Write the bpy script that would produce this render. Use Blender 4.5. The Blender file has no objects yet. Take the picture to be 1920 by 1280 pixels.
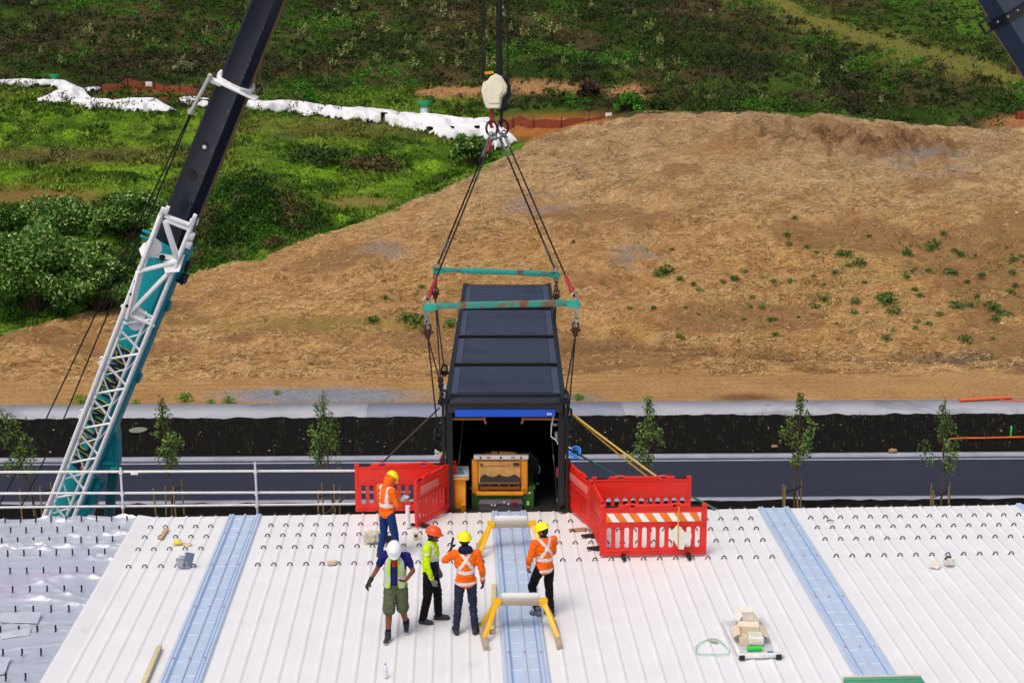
EXPOSURE = -0.16
import bpy, bmesh, math, random
import numpy as np
from mathutils import Vector, Matrix, Quaternion
random.seed(7); RNG = np.random.default_rng(11)
D2R = math.radians
scene = bpy.context.scene
COL = scene.collection
# ------------------------------------------------------------------ camera model (roof level is z = 0)
FPX, CAMZ = 2900.0, 10.6
TH, PSI, RHO = math.atan(674/2900), D2R(2.15), D2R(-0.09)
_F = Vector((math.sin(PSI)*math.cos(TH), math.cos(PSI)*math.cos(TH), -math.sin(TH)))
_R = Vector((math.cos(PSI), -math.sin(PSI), 0)); _U = _R.cross(_F)
CR = _R*math.cos(RHO) + _U*math.sin(RHO); CU = _U*math.cos(RHO) - _R*math.sin(RHO)
CAM = Vector((0, 0, CAMZ))
GZ = -11.5                                   # ground level below the roof
def ray(px, py): return _F + CR*((px-960)/FPX) - CU*((py-640)/FPX)
def P(px, py, d): return CAM + ray(px, py)*d                 # point at camera depth d
def atZ(px, py, z=0.0):
    r = ray(px, py); return CAM + r*((z-CAMZ)/r.z)
def atY(px, py, y):
    r = ray(px, py); return CAM + r*(y/r.y)
def proj(p):
    q = Vector(p)-CAM; d = q.dot(_F)
    return 960+FPX*q.dot(CR)/d, 640-FPX*q.dot(CU)/d, d
cam = bpy.data.cameras.new('camera'); cam.sensor_width = 36; cam.lens = 36*FPX/1920; cam.clip_end = 2000
co = bpy.data.objects.new('camera', cam); COL.objects.link(co); scene.camera = co
co.matrix_world = Matrix((( CR.x, CU.x, -_F.x, 0), (CR.y, CU.y, -_F.y, 0), (CR.z, CU.z, -_F.z, CAMZ), (0, 0, 0, 1)))
# ------------------------------------------------------------------ materials
def lin(c):
    if isinstance(c, str):
        c = [int(c[i:i+2], 16)/255 for i in (0, 2, 4)]
        c = [x/12.92 if x <= .04045 else ((x+.055)/1.055)**2.4 for x in c]
    return tuple(c)
_MC = {}
def M(name, color, rough=.6, metal=0., var=.12, scale=6., bump=0., bscale=40., spec=.5, alt=None, altw=.5, alts=3., coord='Object', attr=None, stretch=None, alpha=1., coat=0.):
    """procedural material: base colour, soft brightness mottling, optional second colour in patches, fine bump"""
    if name in _MC: return _MC[name]
    m = bpy.data.materials.new(name); m.use_nodes = True; nt = m.node_tree; N = nt.nodes; L = nt.links
    b = N['Principled BSDF']; b.inputs['Roughness'].default_value = rough; b.inputs['Metallic'].default_value = metal
    b.inputs['Specular IOR Level'].default_value = spec
    if coat: b.inputs['Coat Weight'].default_value = coat
    tc = N.new('ShaderNodeTexCoord'); src = tc.outputs[coord]
    if stretch:
        mp = N.new('ShaderNodeMapping'); mp.inputs['Scale'].default_value = stretch; L.new(src, mp.inputs[0]); src = mp.outputs[0]
    def noise(s, d=4., r=.6):
        n = N.new('ShaderNodeTexNoise'); n.inputs['Scale'].default_value = s; n.inputs['Detail'].default_value = d
        n.inputs['Roughness'].default_value = r; L.new(src, n.inputs['Vector']); return n
    if attr:
        a = N.new('ShaderNodeAttribute'); a.attribute_name = attr; c = a.outputs['Color']
    else:
        rgb = N.new('ShaderNodeRGB'); rgb.outputs[0].default_value = (*lin(color), 1); c = rgb.outputs[0]
    if alt is not None:
        n = noise(alts, 6., .65); rp = N.new('ShaderNodeValToRGB')
        rp.color_ramp.elements[0].position = max(0, 1-altw-.06); rp.color_ramp.elements[1].position = min(1, 1-altw+.06)
        L.new(n.outputs['Fac'], rp.inputs[0])
        mx = N.new('ShaderNodeMix'); mx.data_type = 'RGBA'; L.new(rp.outputs[0], mx.inputs[0]); L.new(c, mx.inputs[6])
        mx.inputs[7].default_value = (*lin(alt), 1); c = mx.outputs[2]
    if var:
        n = noise(scale); mr = N.new('ShaderNodeMapRange'); mr.inputs['From Min'].default_value = .25; mr.inputs['From Max'].default_value = .75
        mr.inputs['To Min'].default_value = 1-var; mr.inputs['To Max'].default_value = 1+var; L.new(n.outputs['Fac'], mr.inputs[0])
        vm = N.new('ShaderNodeVectorMath'); vm.operation = 'SCALE'; L.new(c, vm.inputs[0]); L.new(mr.outputs[0], vm.inputs['Scale']); c = vm.outputs[0]
    L.new(c, b.inputs['Base Color'])
    if bump:
        n = noise(bscale, 5., .65); bp = N.new('ShaderNodeBump'); bp.inputs['Strength'].default_value = min(1, bump); bp.inputs['Distance'].default_value = .02*max(1, bump)
        L.new(n.outputs['Fac'], bp.inputs['Height']); L.new(bp.outputs[0], b.inputs['Normal'])
    _MC[name] = m; return m
# ------------------------------------------------------------------ mesh builder
ROOT = {}
def tag(o, label=None, cat=None, group=None, kind=None):
    if label: o['label'] = label
    if cat: o['category'] = cat
    if group: o['group'] = group
    if kind: o['kind'] = kind
    return o
def thing(name, label, cat, loc=(0, 0, 0), rotz=0., group=None, mat=None):
    o = bpy.data.objects.new(name, None); COL.objects.link(o); o.empty_display_size = .2
    mt = mat if mat is not None else Matrix.Translation(Vector(loc)) @ Matrix.Rotation(rotz, 4, 'Z')
    o.matrix_world = mt; ROOT[o] = mt
    return tag(o, label, cat, group)
def frame(a, up=Vector((0, 0, 1))):
    """rotation whose Z is along a"""
    a = Vector(a).normalized(); u = Vector(up)
    if abs(a.dot(u.normalized())) > .999: u = Vector((0, 1, 0))
    x = u.cross(a).normalized(); y = a.cross(x)
    return Matrix((x, y, a)).transposed()
class MB:
    def __init__(s): s.v = []; s.f = []; s.m = []; s.uvq = None
    def add(s, vs, fs, mi=0):
        k = len(s.v); s.v += [Vector(v) for v in vs]; s.f += [tuple(i+k for i in f) for f in fs]; s.m += [mi]*len(fs); return s
    def box(s, c, size, rot=None, mi=0, ch=0.):
        x, y, z = (d/2 for d in size); R = rot if rot is not None else Matrix.Identity(3); c = Vector(c)
        if isinstance(R, (int, float)): R = Matrix.Rotation(R, 3, 'Z')
        if ch and min(x, y, z) > ch*1.01:
            bm = bmesh.new(); bmesh.ops.create_cube(bm, size=1)
            for v in bm.verts: v.co = Vector((v.co.x*2*x, v.co.y*2*y, v.co.z*2*z))
            bmesh.ops.bevel(bm, geom=bm.edges[:], offset=ch, segments=2, affect='EDGES', profile=.5)
            bm.verts.index_update(); vs = [c + R @ v.co for v in bm.verts]; fs = [[v.index for v in f.verts] for f in bm.faces]; bm.free()
            return s.add(vs, fs, mi)
        vs = [c + R @ Vector((a*x, b*y, d*z)) for a in (-1, 1) for b in (-1, 1) for d in (-1, 1)]
        return s.add(vs, [(0,1,3,2), (4,6,7,5), (0,4,5,1), (2,3,7,6), (0,2,6,4), (1,5,7,3)], mi)
    def bar(s, a, b, w, h=None, up=(0, 0, 1), mi=0, ch=0.):
        a = Vector(a); b = Vector(b); h = h or w; d = b-a
        return s.box((a+b)/2, (w, h, d.length), frame(d, up), mi, ch)
    def cyl(s, a, b, r0, r1=None, n=10, mi=0, caps=True):
        a = Vector(a); b = Vector(b); r1 = r0 if r1 is None else r1; R = frame(b-a); vs = []
        for p, r in ((a, r0), (b, r1)):
            for i in range(n):
                t = 2*math.pi*i/n; vs.append(p + R @ Vector((r*math.cos(t), r*math.sin(t), 0)))
        fs = [(i, (i+1) % n, n+(i+1) % n, n+i) for i in range(n)]
        if caps: fs += [tuple(range(n-1, -1, -1)), tuple(range(n, 2*n))]
        return s.add(vs, fs, mi)
    def tube(s, pts, r, n=6, mi=0, closed=False, caps=True):
        pts = [Vector(p) for p in pts]; K = len(pts); vs = []; rr = r if isinstance(r, (list, tuple)) else [r]*K
        prev = None
        for i, p in enumerate(pts):
            if closed: t = pts[(i+1) % K]-pts[i-1]
            else: t = pts[min(i+1, K-1)]-pts[max(i-1, 0)]
            t.normalize()
            if prev is None: R = frame(t); x = R.col[0]
            else: x = (prev - t*prev.dot(t)).normalized()
            y = t.cross(x); prev = x
            for j in range(n):
                a = 2*math.pi*j/n; vs.append(p + x*(rr[i]*math.cos(a)) + y*(rr[i]*math.sin(a)))
        fs = []
        for i in range(K if closed else K-1):
            for j in range(n):
                a = i*n+j; b = i*n+(j+1) % n; c = ((i+1) % K)*n+(j+1) % n; d = ((i+1) % K)*n+j; fs.append((a, b, c, d))
        if caps and not closed: fs += [tuple(range(n-1, -1, -1)), tuple(range((K-1)*n, K*n))]
        return s.add(vs, fs, mi)
    def ring(s, c, R, r, rot=None, n=20, m=6, mi=0, sx=1., sy=1.):
        c = Vector(c); rot = rot if rot is not None else Matrix.Identity(3)
        return s.tube([c + rot @ Vector((R*sx*math.cos(2*math.pi*i/n), R*sy*math.sin(2*math.pi*i/n), 0)) for i in range(n)], r, m, mi, closed=True)
    def sph(s, c, r, rot=None, n=12, m=8, mi=0, half=False):
        c = Vector(c); r = Vector(r) if hasattr(r, '__len__') else Vector((r, r, r)); R = rot if rot is not None else Matrix.Identity(3); vs = []; fs = []
        for i in range(m+1):
            ph = (math.pi/2 if half else math.pi)*i/m
            for j in range(n):
                t = 2*math.pi*j/n; vs.append(c + R @ Vector((r.x*math.sin(ph)*math.cos(t), r.y*math.sin(ph)*math.sin(t), r.z*math.cos(ph))))
        for i in range(m):
            for j in range(n): fs.append((i*n+j, (i+1)*n+j, (i+1)*n+(j+1) % n, i*n+(j+1) % n))
        return s.add(vs, fs, mi)
    def prism(s, poly, o, ex, ey, ez, mi=0):
        """polygon (2D) in plane ex,ey at origin o, extruded by vector ez"""
        o = Vector(o); ex = Vector(ex); ey = Vector(ey); ez = Vector(ez); n = len(poly)
        vs = [o+ex*a+ey*b for a, b in poly] + [o+ex*a+ey*b+ez for a, b in poly]
        fs = [tuple(range(n-1, -1, -1)), tuple(range(n, 2*n))] + [(i, (i+1) % n, n+(i+1) % n, n+i) for i in range(n)]
        return s.add(vs, fs, mi)
    def build(s, name, mats, parent=None, local=False, smooth=35, bev=0.):
        me = bpy.data.meshes.new(name); vs = s.v
        if parent is not None and not local:
            inv = ROOT[parent].inverted(); vs = [inv @ v for v in vs]
        me.from_pydata([tuple(v) for v in vs], [], s.f)
        if not isinstance(mats, (list, tuple)): mats = [mats]
        for m in mats: me.materials.append(m)
        if len(mats) > 1: me.polygons.foreach_set('material_index', s.m)
        bm = bmesh.new(); bm.from_mesh(me); bmesh.ops.recalc_face_normals(bm, faces=bm.faces[:]); bm.to_mesh(me); bm.free()
        if smooth:
            me.polygons.foreach_set('use_smooth', [True]*len(me.polygons))
            me.set_sharp_from_angle(angle=D2R(smooth))
        o = bpy.data.objects.new(name, me); COL.objects.link(o)
        if parent is not None: o.parent = parent; ROOT[o] = ROOT[parent]
        else: ROOT[o] = Matrix.Identity(4)
        if bev:
            md = o.modifiers.new('bevel', 'BEVEL'); md.width = bev; md.segments = 2; md.limit_method = 'ANGLE'; md.angle_limit = D2R(40)
        return o
def single(mb, name, mats, label, cat, group=None, loc=None, **k):
    """a thing that is one mesh; its origin is moved to loc"""
    if loc is None:
        loc = Vector((sum(v.x for v in mb.v)/len(mb.v), sum(v.y for v in mb.v)/len(mb.v), min(v.z for v in mb.v)))
    loc = Vector(loc); mb.v = [v-loc for v in mb.v]
    o = mb.build(name, mats, **k); o.location = loc; ROOT[o] = Matrix.Translation(loc)
    return tag(o, label, cat, group)
def copy_tree(o, parent=None, mw=None):
    c = o.copy(); COL.objects.link(c); ROOT[c] = mw if mw is not None else ROOT.get(parent, ROOT.get(o))
    if parent is not None: c.parent = parent
    elif mw is not None: c.matrix_world = mw
    for ch in list(o.children): copy_tree(ch, c)
    return c
def np_obj(name, verts, faces, mats, attr=None, parent=None, smooth=False):
    """fast mesh from numpy arrays: faces (n,3) or (n,4); attr = per-vertex albedo"""
    me = bpy.data.meshes.new(name); n = len(verts); k = faces.shape[1]; nf = len(faces)
    me.vertices.add(n); me.vertices.foreach_set('co', np.asarray(verts, np.float32).ravel())
    me.loops.add(nf*k); me.loops.foreach_set('vertex_index', np.asarray(faces, np.int32).ravel())
    me.polygons.add(nf); me.polygons.foreach_set('loop_start', np.arange(0, nf*k, k, dtype=np.int32))
    me.polygons.foreach_set('loop_total', np.full(nf, k, np.int32))
    if smooth: me.polygons.foreach_set('use_smooth', np.ones(nf, bool))
    for m in (mats if isinstance(mats, (list, tuple)) else [mats]): me.materials.append(m)
    if attr is not None:
        ca = me.attributes.new('Col', 'FLOAT_COLOR', 'POINT'); a = np.ones((n, 4), np.float32); a[:, :3] = attr; ca.data.foreach_set('color', a.ravel())
    me.update(calc_edges=True)
    o = bpy.data.objects.new(name, me); COL.objects.link(o)
    if parent is not None: o.parent = parent; ROOT[o] = ROOT[parent]
    return o
# ------------------------------------------------------------------ value noise (numpy)
_perm = np.random.default_rng(3).random(65536)
def vnoise(x, y, seed=0):
    x = np.asarray(x, float); y = np.asarray(y, float); xi = np.floor(x).astype(np.int64); yi = np.floor(y).astype(np.int64); fx = x-xi; fy = y-yi
    fx = fx*fx*(3-2*fx); fy = fy*fy*(3-2*fy)
    def h(a, b): return _perm[((a*73856093) ^ (b*19349663) ^ (seed*83492791)) & 65535]
    return (h(xi, yi)*(1-fx)+h(xi+1, yi)*fx)*(1-fy) + (h(xi, yi+1)*(1-fx)+h(xi+1, yi+1)*fx)*fy
def fbm(x, y, o=4, seed=0):
    s = 0.; a = .5; t = 0.
    for i in range(o): s = s+a*vnoise(x*2**i, y*2**i, seed+i); t += a; a *= .5
    return s/t
def sstep(a, b, x): t = np.clip((x-a)/(b-a), 0, 1); return t*t*(3-2*t)
# ================================================================== LIGHT
SUN_EL, SUN_AZ = 62., 214.          # azimuth clockwise from +Y (ahead, to the left)
w = bpy.data.worlds.new('World'); scene.world = w; w.use_nodes = True
nt = w.node_tree; sky = nt.nodes.new('ShaderNodeTexSky'); sky.sky_type = 'NISHITA'; sky.sun_disc = False
sky.sun_elevation = D2R(SUN_EL); sky.sun_rotation = D2R(SUN_AZ); sky.air_density = 1.; sky.dust_density = 6.; sky.ozone_density = .6
nt.links.new(sky.outputs[0], nt.nodes['Background'].inputs[0]); nt.nodes['Background'].inputs[1].default_value = .15
sl = bpy.data.lights.new('sun', 'SUN'); sl.energy = 1.25; sl.angle = D2R(20); sl.color = (1, .97, .92)
so = bpy.data.objects.new('sun', sl); COL.objects.link(so)
_sd = Vector((math.sin(D2R(SUN_AZ))*math.cos(D2R(SUN_EL)), math.cos(D2R(SUN_AZ))*math.cos(D2R(SUN_EL)), math.sin(D2R(SUN_EL)))); so.rotation_euler = _sd.to_track_quat('Z', 'Y').to_euler()
scene.view_settings.view_transform = 'Standard'; scene.view_settings.look = 'None'; scene.view_settings.exposure = EXPOSURE
scene.cycles.max_bounces = 6; scene.cycles.transparent_max_bounces = 8
# ================================================================== TERRAIN
def roadY(px_y): return atZ(960, px_y, GZ).y
RS = -.0225
Y_PATH1, Y_PATH0 = roadY(757), roadY(784)
Y_KERB1, Y_KERB0, Y_GUT0 = roadY(856.0), roadY(861.0), roadY(866)
Y_ROAD0, Y_NK0 = roadY(937), roadY(943)
_by = np.array([-200, 92, 100, 112.3, 125, 138, 149, 160, 168.7, 186.4, 214, 260, 330, 420.]); _bh = np.array([0, 0, .15, 1.6, 3.7, 6.6, 9.4, 12.3, 14.6, 20, 30, 48, 72, 95.])
_cp = [(-500, 660, 94), (-200, 645, 96), (0, 625, 98.5), (60, 610, 99.5), (200, 577, 103.5), (300, 540, 107), (370, 515, 110), (480, 490, 113), (620, 440, 117), (760, 385, 121.5), (880, 330, 126), (1000, 266, 131),
       (1080, 238, 133), (1200, 213, 134.5), (1400, 209, 135.5), (1600, 219, 136), (1800, 236, 136), (1920, 243, 136), (2200, 262, 137), (2700, 300, 138)]
_cw = [P(*c) for c in _cp]; _cx = np.array([p.x for p in _cw]); _cy = np.array([p.y for p in _cw]); _ch = np.array([p.z-GZ for p in _cw])
def Yc(X): return np.interp(X, _cx, _cy)
_yy = np.linspace(-200, 420, 1241); _hh = np.interp(_yy, _by, _bh); _k = np.hanning(17); _k /= _k.sum(); _hh = np.convolve(np.pad(_hh, 8, 'edge'), _k, 'valid')
HUMP = [(-16.4, 122, 4.3, 4.6, 4.4), (-26, 124, 1.6, 6, 4), (-41, 119, .9, 7, 4), (14, 160, 1.3, 10, 4)]
def Hm(X, Y):
    yc = Yc(X); hc = np.interp(X, _cx, _ch); y0 = 88.5; t = (Y-y0)/np.maximum(yc-y0, 1.)
    tt = np.clip(t, 0, 1); up = hc*(.55*(tt*tt*(3-2*tt)) + .45*tt); dn = hc*(1-np.clip((Y-yc)/17., 0, 2)**2)
    return np.where(t <= 1, up, dn)
def H(X, Y, detail=True):
    X = np.asarray(X, float); Y = np.asarray(Y, float)
    b = np.interp(Y, _yy, _hh); far = sstep(98, 110, Y)
    for (hx, hy, hh, sx, sy) in HUMP: b = b + hh*np.exp(-((X-hx)/sx)**2-((Y-hy)/sy)**2)
    hill = sstep(156, 172, Y); b = b + hill*(fbm(X/30, Y/30, 3, 5)-.5)*5
    m = Hm(X, Y); s = sstep(-.1, .25, m-b); z = b*(1-s)+m*s
    if detail:
        fs = sstep(Y_PATH1+1.5, Y_PATH1+5, Y)
        tus = (np.abs(fbm(X/2.6, Y/2.0, 3, 9)-.5)*-2.2+.35)*(1-s)*far*(1-.5*hill) + (fbm(X/9, Y/7, 2, 19)-.5)*.9*(1-s)*far
        st = s*((fbm(X/.9, Y/.9, 3, 21)-.5)*.34 - np.clip(fbm(X/1.6, Y/1.3, 3, 24)-.58, 0, 1)*1.6 + (fbm(X/5.5, Y/5.5, 3, 22)-.5)*.9) + (1-s)*(1-far)*fs*(fbm(X/.7, Y/.5, 3, 23)-.5)*.08
        # dug-over clods at the upper right of the mound
        cx, cy = X-33, Y-129; cl = np.exp(-(cx/11)**2-(cy/4.4)**2)
        st = st + s*cl*(np.abs(fbm(X/1.5, Y/1.1, 3, 31)-.5)*5.-1.3+np.abs(fbm(X/.55, Y/.5, 2, 37)-.5)*1.6) - s*.5*np.exp(-((X-38.5)/5)**2-((Y-122.3+.05*(X-38))/1.)**2)
        # low step along the foot of the mound, right side
        sy = 92.5-.17*(X-7.9); st = st - s*.55*sstep(2, 9, X)*np.exp(-((Y-sy)/.7)**2)
        z = z+tus+st*fs
    return z + GZ
def Hs(x, y): return float(H(np.array([x]), np.array([y]))[0])
_TC = {}
def T(px, py):
    """first hit of a photo ray with the terrain"""
    r = ray(px, py); ts = np.arange(60., 420., .25); X = r.x*ts; Y = r.y*ts; Z = CAMZ+r.z*ts
    k = np.argmax(Z < H(X, Y)); t = ts[k]
    ta = np.linspace(t-.25, t, 26); Z = CAMZ+r.z*ta; k = np.argmax(Z <= H(r.x*ta, r.y*ta)); t = ta[k]
    return CAM + r*float(t)
def nproj(X, Y, Z):
    qx, qy, qz = X, Y, Z-CAMZ; d = qx*_F.x+qy*_F.y+qz*_F.z; d = np.maximum(d, .5)
    return 960+FPX*(qx*CR.x+qy*CR.y+qz*CR.z)/d, 640-FPX*(qx*CU.x+qy*CU.y+qz*CU.z)/d
def inpoly(px, py, poly):
    r = np.zeros(px.shape, bool); n = len(poly); j = n-1
    for i in range(n):
        (xi, yi), (xj, yj) = poly[i], poly[j]
        with np.errstate(divide='ignore', invalid='ignore'):
            r ^= ((yi > py) != (yj > py)) & (px < (xj-xi)*(py-yi)/((yj-yi) or 1e-9)+xi)
        j = i
    return r
def gauss(px, py, x, y, sx, sy): return np.exp(-((px-x)/sx)**2-((py-y)/sy)**2)
L3 = lambda h: np.array(lin(h))
def zones(X, Y, Z):
    """ground albedo and which cover grows where"""
    X = np.asarray(X); Y = np.asarray(Y); px, py = nproj(X, Y, Z); n = X.size; c = np.zeros((n, 3))
    n1 = fbm(X/6, Y/4, 4, 41); n2 = fbm(X/1.6, Y/1.2, 3, 42); n3 = fbm(X/.5, Y/.4, 3, 43); w1 = (n1-.5)*30; w2 = (n2-.5)*16
    def put(mask, a, b, f): 
        f = np.clip(f, 0, 1)[:, None]; m = np.clip(np.asarray(mask, float), 0, 1)[:, None]
        c[:] = c*(1-m) + (L3(a)*(1-f)+L3(b)*f)*m
    straw = Y < Yc(X)+(n2-.5)*2.5
    hill = sstep(153, 158, Y+w1*.12+22*sstep(2, 9, X))
    put(np.ones(n), '476A14', '6F9220', sstep(.35, .65, n2*.6+n1*.4))              # meadow
    put(sstep(.56, .7, fbm(X/4, Y/2, 3, 47)), '33520F', '45621A', n2)
    put(hill, '26360F', '3E521A', sstep(.35, .7, n1))                                 # hillside
    put(hill*sstep(.5, .62, fbm(X/7, Y/5, 3, 49)), '3C351E', '4E482A', n2)
    put(gauss(px, py+w2, 120, 292, 260, 16)*1.3, '6B5E38', '4F5722', n2)               # dry band in the meadow
    put(gauss(px, py+w2, 640, 238, 260, 26), '66602F', '566A20', n2)
    put(gauss(px, py+w2, 60, 370, 190, 26)*1.5-.25, '766036', '6A5B2A', n2)            # bare terrace at the left
    put(gauss(px, py+w2, 670, 378, 85, 15)*1.5-.2, '7D6A3C', '66682C', n2)
    put(gauss(px, py+w2*.7, 850, 172, 100, 17)*2-.5, 'A07B52', '8A6441', n2)             # bare banks below the hillside
    put(gauss(px, py+w2*.7, 1000, 163, 130, 15)*2-.5, 'A88258', '8D6846', n2)
    put(gauss(px, py+w2*.7, 1180, 172, 50, 18)*2-.5, 'A47C54', '8D6846', n2)
    put(gauss(px, py+w2*.5, 1050, 240, 160, 26)*2-.4, 'A26A38', '8B5227', n2)
    put(gauss(px, py+w2*.5, 1900, 232, 60, 16)*2-.4, 'A07048', '8B5A37', n2)
    put(gauss(px, py+w2*.5, 300, 172, 110, 16)*1.6-.4, '82522F', '5B5A22', n2)
    # mown track climbing the hillside, upper right
    ty = np.interp(px, [1400, 1520, 1620, 1750, 1850, 2000, 2300], [-30, 40, 75, 104, 130, 190, 260]); tw = np.interp(px, [1400, 1700, 1900], [40, 28, 24])
    put(np.exp(-((py+w2*1.4-ty)/tw)**2)*1.2*(px > 1350)*hill, '6E6630', '5E662C', n2)
    put(gauss(px, py+w2, 1860, 30, 150, 45)*hill, '557A1E', '3F6514', n2)
    # mound and straw
    sc = straw & (Y > Y_PATH0)
    up_ = np.clip((470-py)/170, 0, 1)
    put(sc, '8C693E', 'BC9663', sstep(.25, .75, n2*.35+n3*.65)); put(sc*up_*.8, '866C4C', 'B49A74', sstep(.25, .75, n2*.35+n3*.65))
    put(sc*sstep(.55, .64, fbm(X/9, Y/6, 4, 51))*.8, '765638', '8A6A48', n3)             # straw worn thin
    put(sc*sstep(.58, .70, n3)*.6, '6A4A2A', '7A5632', n2)
    put(sc*np.clip(gauss(px, py, 1000, 385, 60, 22)*1.5, 0, 1)*sstep(.4, .55, n2), '7F6C5E', '8B7764', n2)
    put(sc*np.clip(gauss(px, py, 1190, 480, 40, 22)*1.5, 0, 1)*sstep(.4, .55, n2), '7F6C5E', '8B7764', n2)
    put(sc*np.clip(gauss(px, py, 720, 470, 40, 18)*1.5, 0, 1)*sstep(.4, .55, n2), '7F6C5E', '8B7764', n2)
    put(sc*np.clip(gauss(px, py, 1350, 285, 90, 30)*1.3, 0, 1)*sstep(.35, .6, n1), '9C774E', '8E6B46', n2)
    cl = np.exp(-((X-33)/10)**2-((Y-129)/3.8)**2)
    put(sc*cl*sstep(.38, .52, n3)*.95, '4E3828', '684C36', n2)
    put(sc*np.clip(gauss(px, py, 1745, 300, 75, 22)*1.4, 0, 1)*sstep(.45, .6, n2), '6A6058', '857A70', n3)
    put(sc*sstep(2, 9, X)*np.exp(-((Y-(92.5-.17*(X-7.9)))/.75)**2), '5C4630', '6E543A', n2)
    put(sc*np.clip(gauss(px, py, 1840, 672, 120, 16)*1.3, 0, 1)*sstep(.35, .6, n2), '594E42', '6B5A48', n3)
    put(sc*gauss(px, py+w2, 630, 605, 220, 14), '8A7440', '7A6A34', n2)                    # thin green growth
    put(sc*np.clip(gauss(px, py+w2, 1660, 560, 330, 90), 0, 1)*sstep(.55, .66, n2)*.6, '6E6A34', '80703E', n3)
    # driven dirt strip in front
    dirt = (Y < 86.5+(n1-.5)*6)
    put(dirt, '957348', 'AE8A5A', n2); trk = .5+.5*np.sin((Y-.004*X*X*.2)*7.)
    put(dirt*sstep(.55, .8, trk)*.5*sstep(.4, .6, n1), '8A6238', '96703F', n3)
    put(np.clip(gauss(px, py+w2*.5, 600, 742, 190, 15)*2-.35, 0, 1)*(Y > Y_PATH1-2), '72767E', '8A8D92', n3)   # gravel
    put(np.clip(gauss(px, py+w2*.5, 1070, 745, 60, 8)*1.5-.2, 0, 1)*(Y > Y_PATH1-2), '72767E', '7A745E', n3)
    put(np.clip(gauss(px, py+w2*.5, 1400, 745, 60, 8)*1.5-.2, 0, 1)*(Y > Y_PATH1-2), '6A4C30', '7A5A3A', n3)
    put(Y < Y_KERB0, '3A332B', '4A4034', n3)
    return np.clip(c, .004, .9), px, py, straw, hill
def build_terrain():
    ys = np.concatenate([np.linspace(-60, 70, 24), np.arange(71, 84, .30), np.arange(84, 146, .20), np.arange(146, 200, .32), np.arange(200, 260, 1.2), np.linspace(260, 420, 30)])
    us = np.concatenate([np.linspace(-3.5, -.48, 26), np.linspace(-.46, .46, 560), np.linspace(.48, 3.5, 26)])
    Yg, Ug = np.meshgrid(ys, us, indexing='ij'); Xg = Ug*np.maximum(Yg, 60.)
    X = Xg.ravel(); Y = Yg.ravel(); Z = H(X, Y); c, *_ = zones(X, Y, Z)
    r, k = Yg.shape; i = np.arange((r-1)*(k-1)); i = i//(k-1)*k + i % (k-1); F = np.stack([i, i+1, i+k+1, i+k], 1)
    m = M('terrain', (0, 0, 0), rough=.95, var=.42, scale=5.5, bump=2.2, bscale=7., attr='Col', spec=.1)
    return np_obj('ground', np.stack([X, Y, Z], 1), F, m, c, smooth=True)
tag(build_terrain(), kind='structure')
# ================================================================== ROAD
def strip(name, y0, y1, z, m, bump=0, nx=2, x0=-70, x1=70, ny=1, seed=1, th=.0):
    xs = np.linspace(x0, x1, nx); ys = np.linspace(y0, y1, ny+1); Xg, Yg = np.meshgrid(xs, ys); X = Xg.ravel(); Y = Yg.ravel()+RS*Xg.ravel()
    Z = np.full(X.shape, GZ+z)
    if bump: Z = Z + (fbm(X/.6, Y/.5, 3, seed)-.3)*bump
    k = nx; i = np.arange(ny*(nx-1)); i = i//(nx-1)*k + i % (nx-1); F = np.stack([i, i+1, i+k+1, i+k], 1)
    V = np.stack([X, Y, Z], 1)
    if th:                      # skirts front and back so raised slabs have real edges
        n = len(V); fr = V[:nx].copy(); bk = V[-nx:].copy(); fr[:, 2] -= th; bk[:, 2] -= th; V = np.concatenate([V, fr, bk])
        j = np.arange(nx-1); F = np.concatenate([F, np.stack([n+j, n+j+1, j+1, j], 1), np.stack([n-nx+j, n-nx+j+1, n+nx+j+1, n+nx+j], 1)])
    o = np_obj(name, V, F, m, smooth=bool(bump)); return tag(o, kind='structure')
m_asph = M('asphalt', '2B2E3D', rough=.85, spec=.25, var=.12, scale=.5, bump=.4, bscale=60, stretch=(.06, 1, 1))
m_conc = M('path_concrete', 'A6A7AE', rough=.85, spec=.2, var=.10, scale=.35, alt='8E8F96', altw=.42, alts=.25)
m_kerb = M('kerb_concrete', '9A9DA8', rough=.85, spec=.2, var=.18, scale=1.2)
m_gut = M('gutter', '343A4C', rough=.8, spec=.2, var=.15, scale=1.)
m_drive = M('driveway', '868A9A', rough=.8, var=.12, scale=.6)
m_mulch = M('mulch', '120F0D', rough=.95, spec=.1, var=.4, scale=5., bump=1.5, bscale=9, alt='2A211A', altw=.3, alts=7.)
strip('road', Y_ROAD0, Y_GUT0, .012, m_asph)
strip('gutter', Y_GUT0, Y_KERB0, .016, m_gut); strip('gutter', Y_GUT0-.02, Y_GUT0+.16, .022, m_kerb)
strip('kerb', Y_KERB0, Y_KERB1, .13, m_kerb, th=.14); strip('kerb', Y_NK0, Y_ROAD0, .10, m_kerb, th=.1)
strip('planting_bed', Y_KERB1, Y_PATH0, .09, m_mulch, bump=.22, nx=600, ny=24, seed=61, th=.1)
strip('hardstand', 31.2, Y_NK0-2.9, .02, m_drive)
strip('planting_bed', Y_NK0-3, Y_NK0, .05, m_mulch, bump=.2, nx=300, ny=50, seed=62)
# footpath with joints, a darker driveway panel in the middle
m_drive = M('driveway', '868A9A', rough=.8, var=.12, scale=.6)
xa, xb = atZ(690, 770, GZ).x, atZ(1168, 770, GZ).x
for (x0, x1, m, z) in ((-70, xa, m_conc, .12), (xa, xb, m_drive, .118), (xb, 70, m_conc, .12)):
    L_ = 70 if False else None
    strip('footpath', Y_PATH0, Y_PATH1, z, m, x0=x0, x1=x1-.015, nx=2, th=.1)
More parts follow.
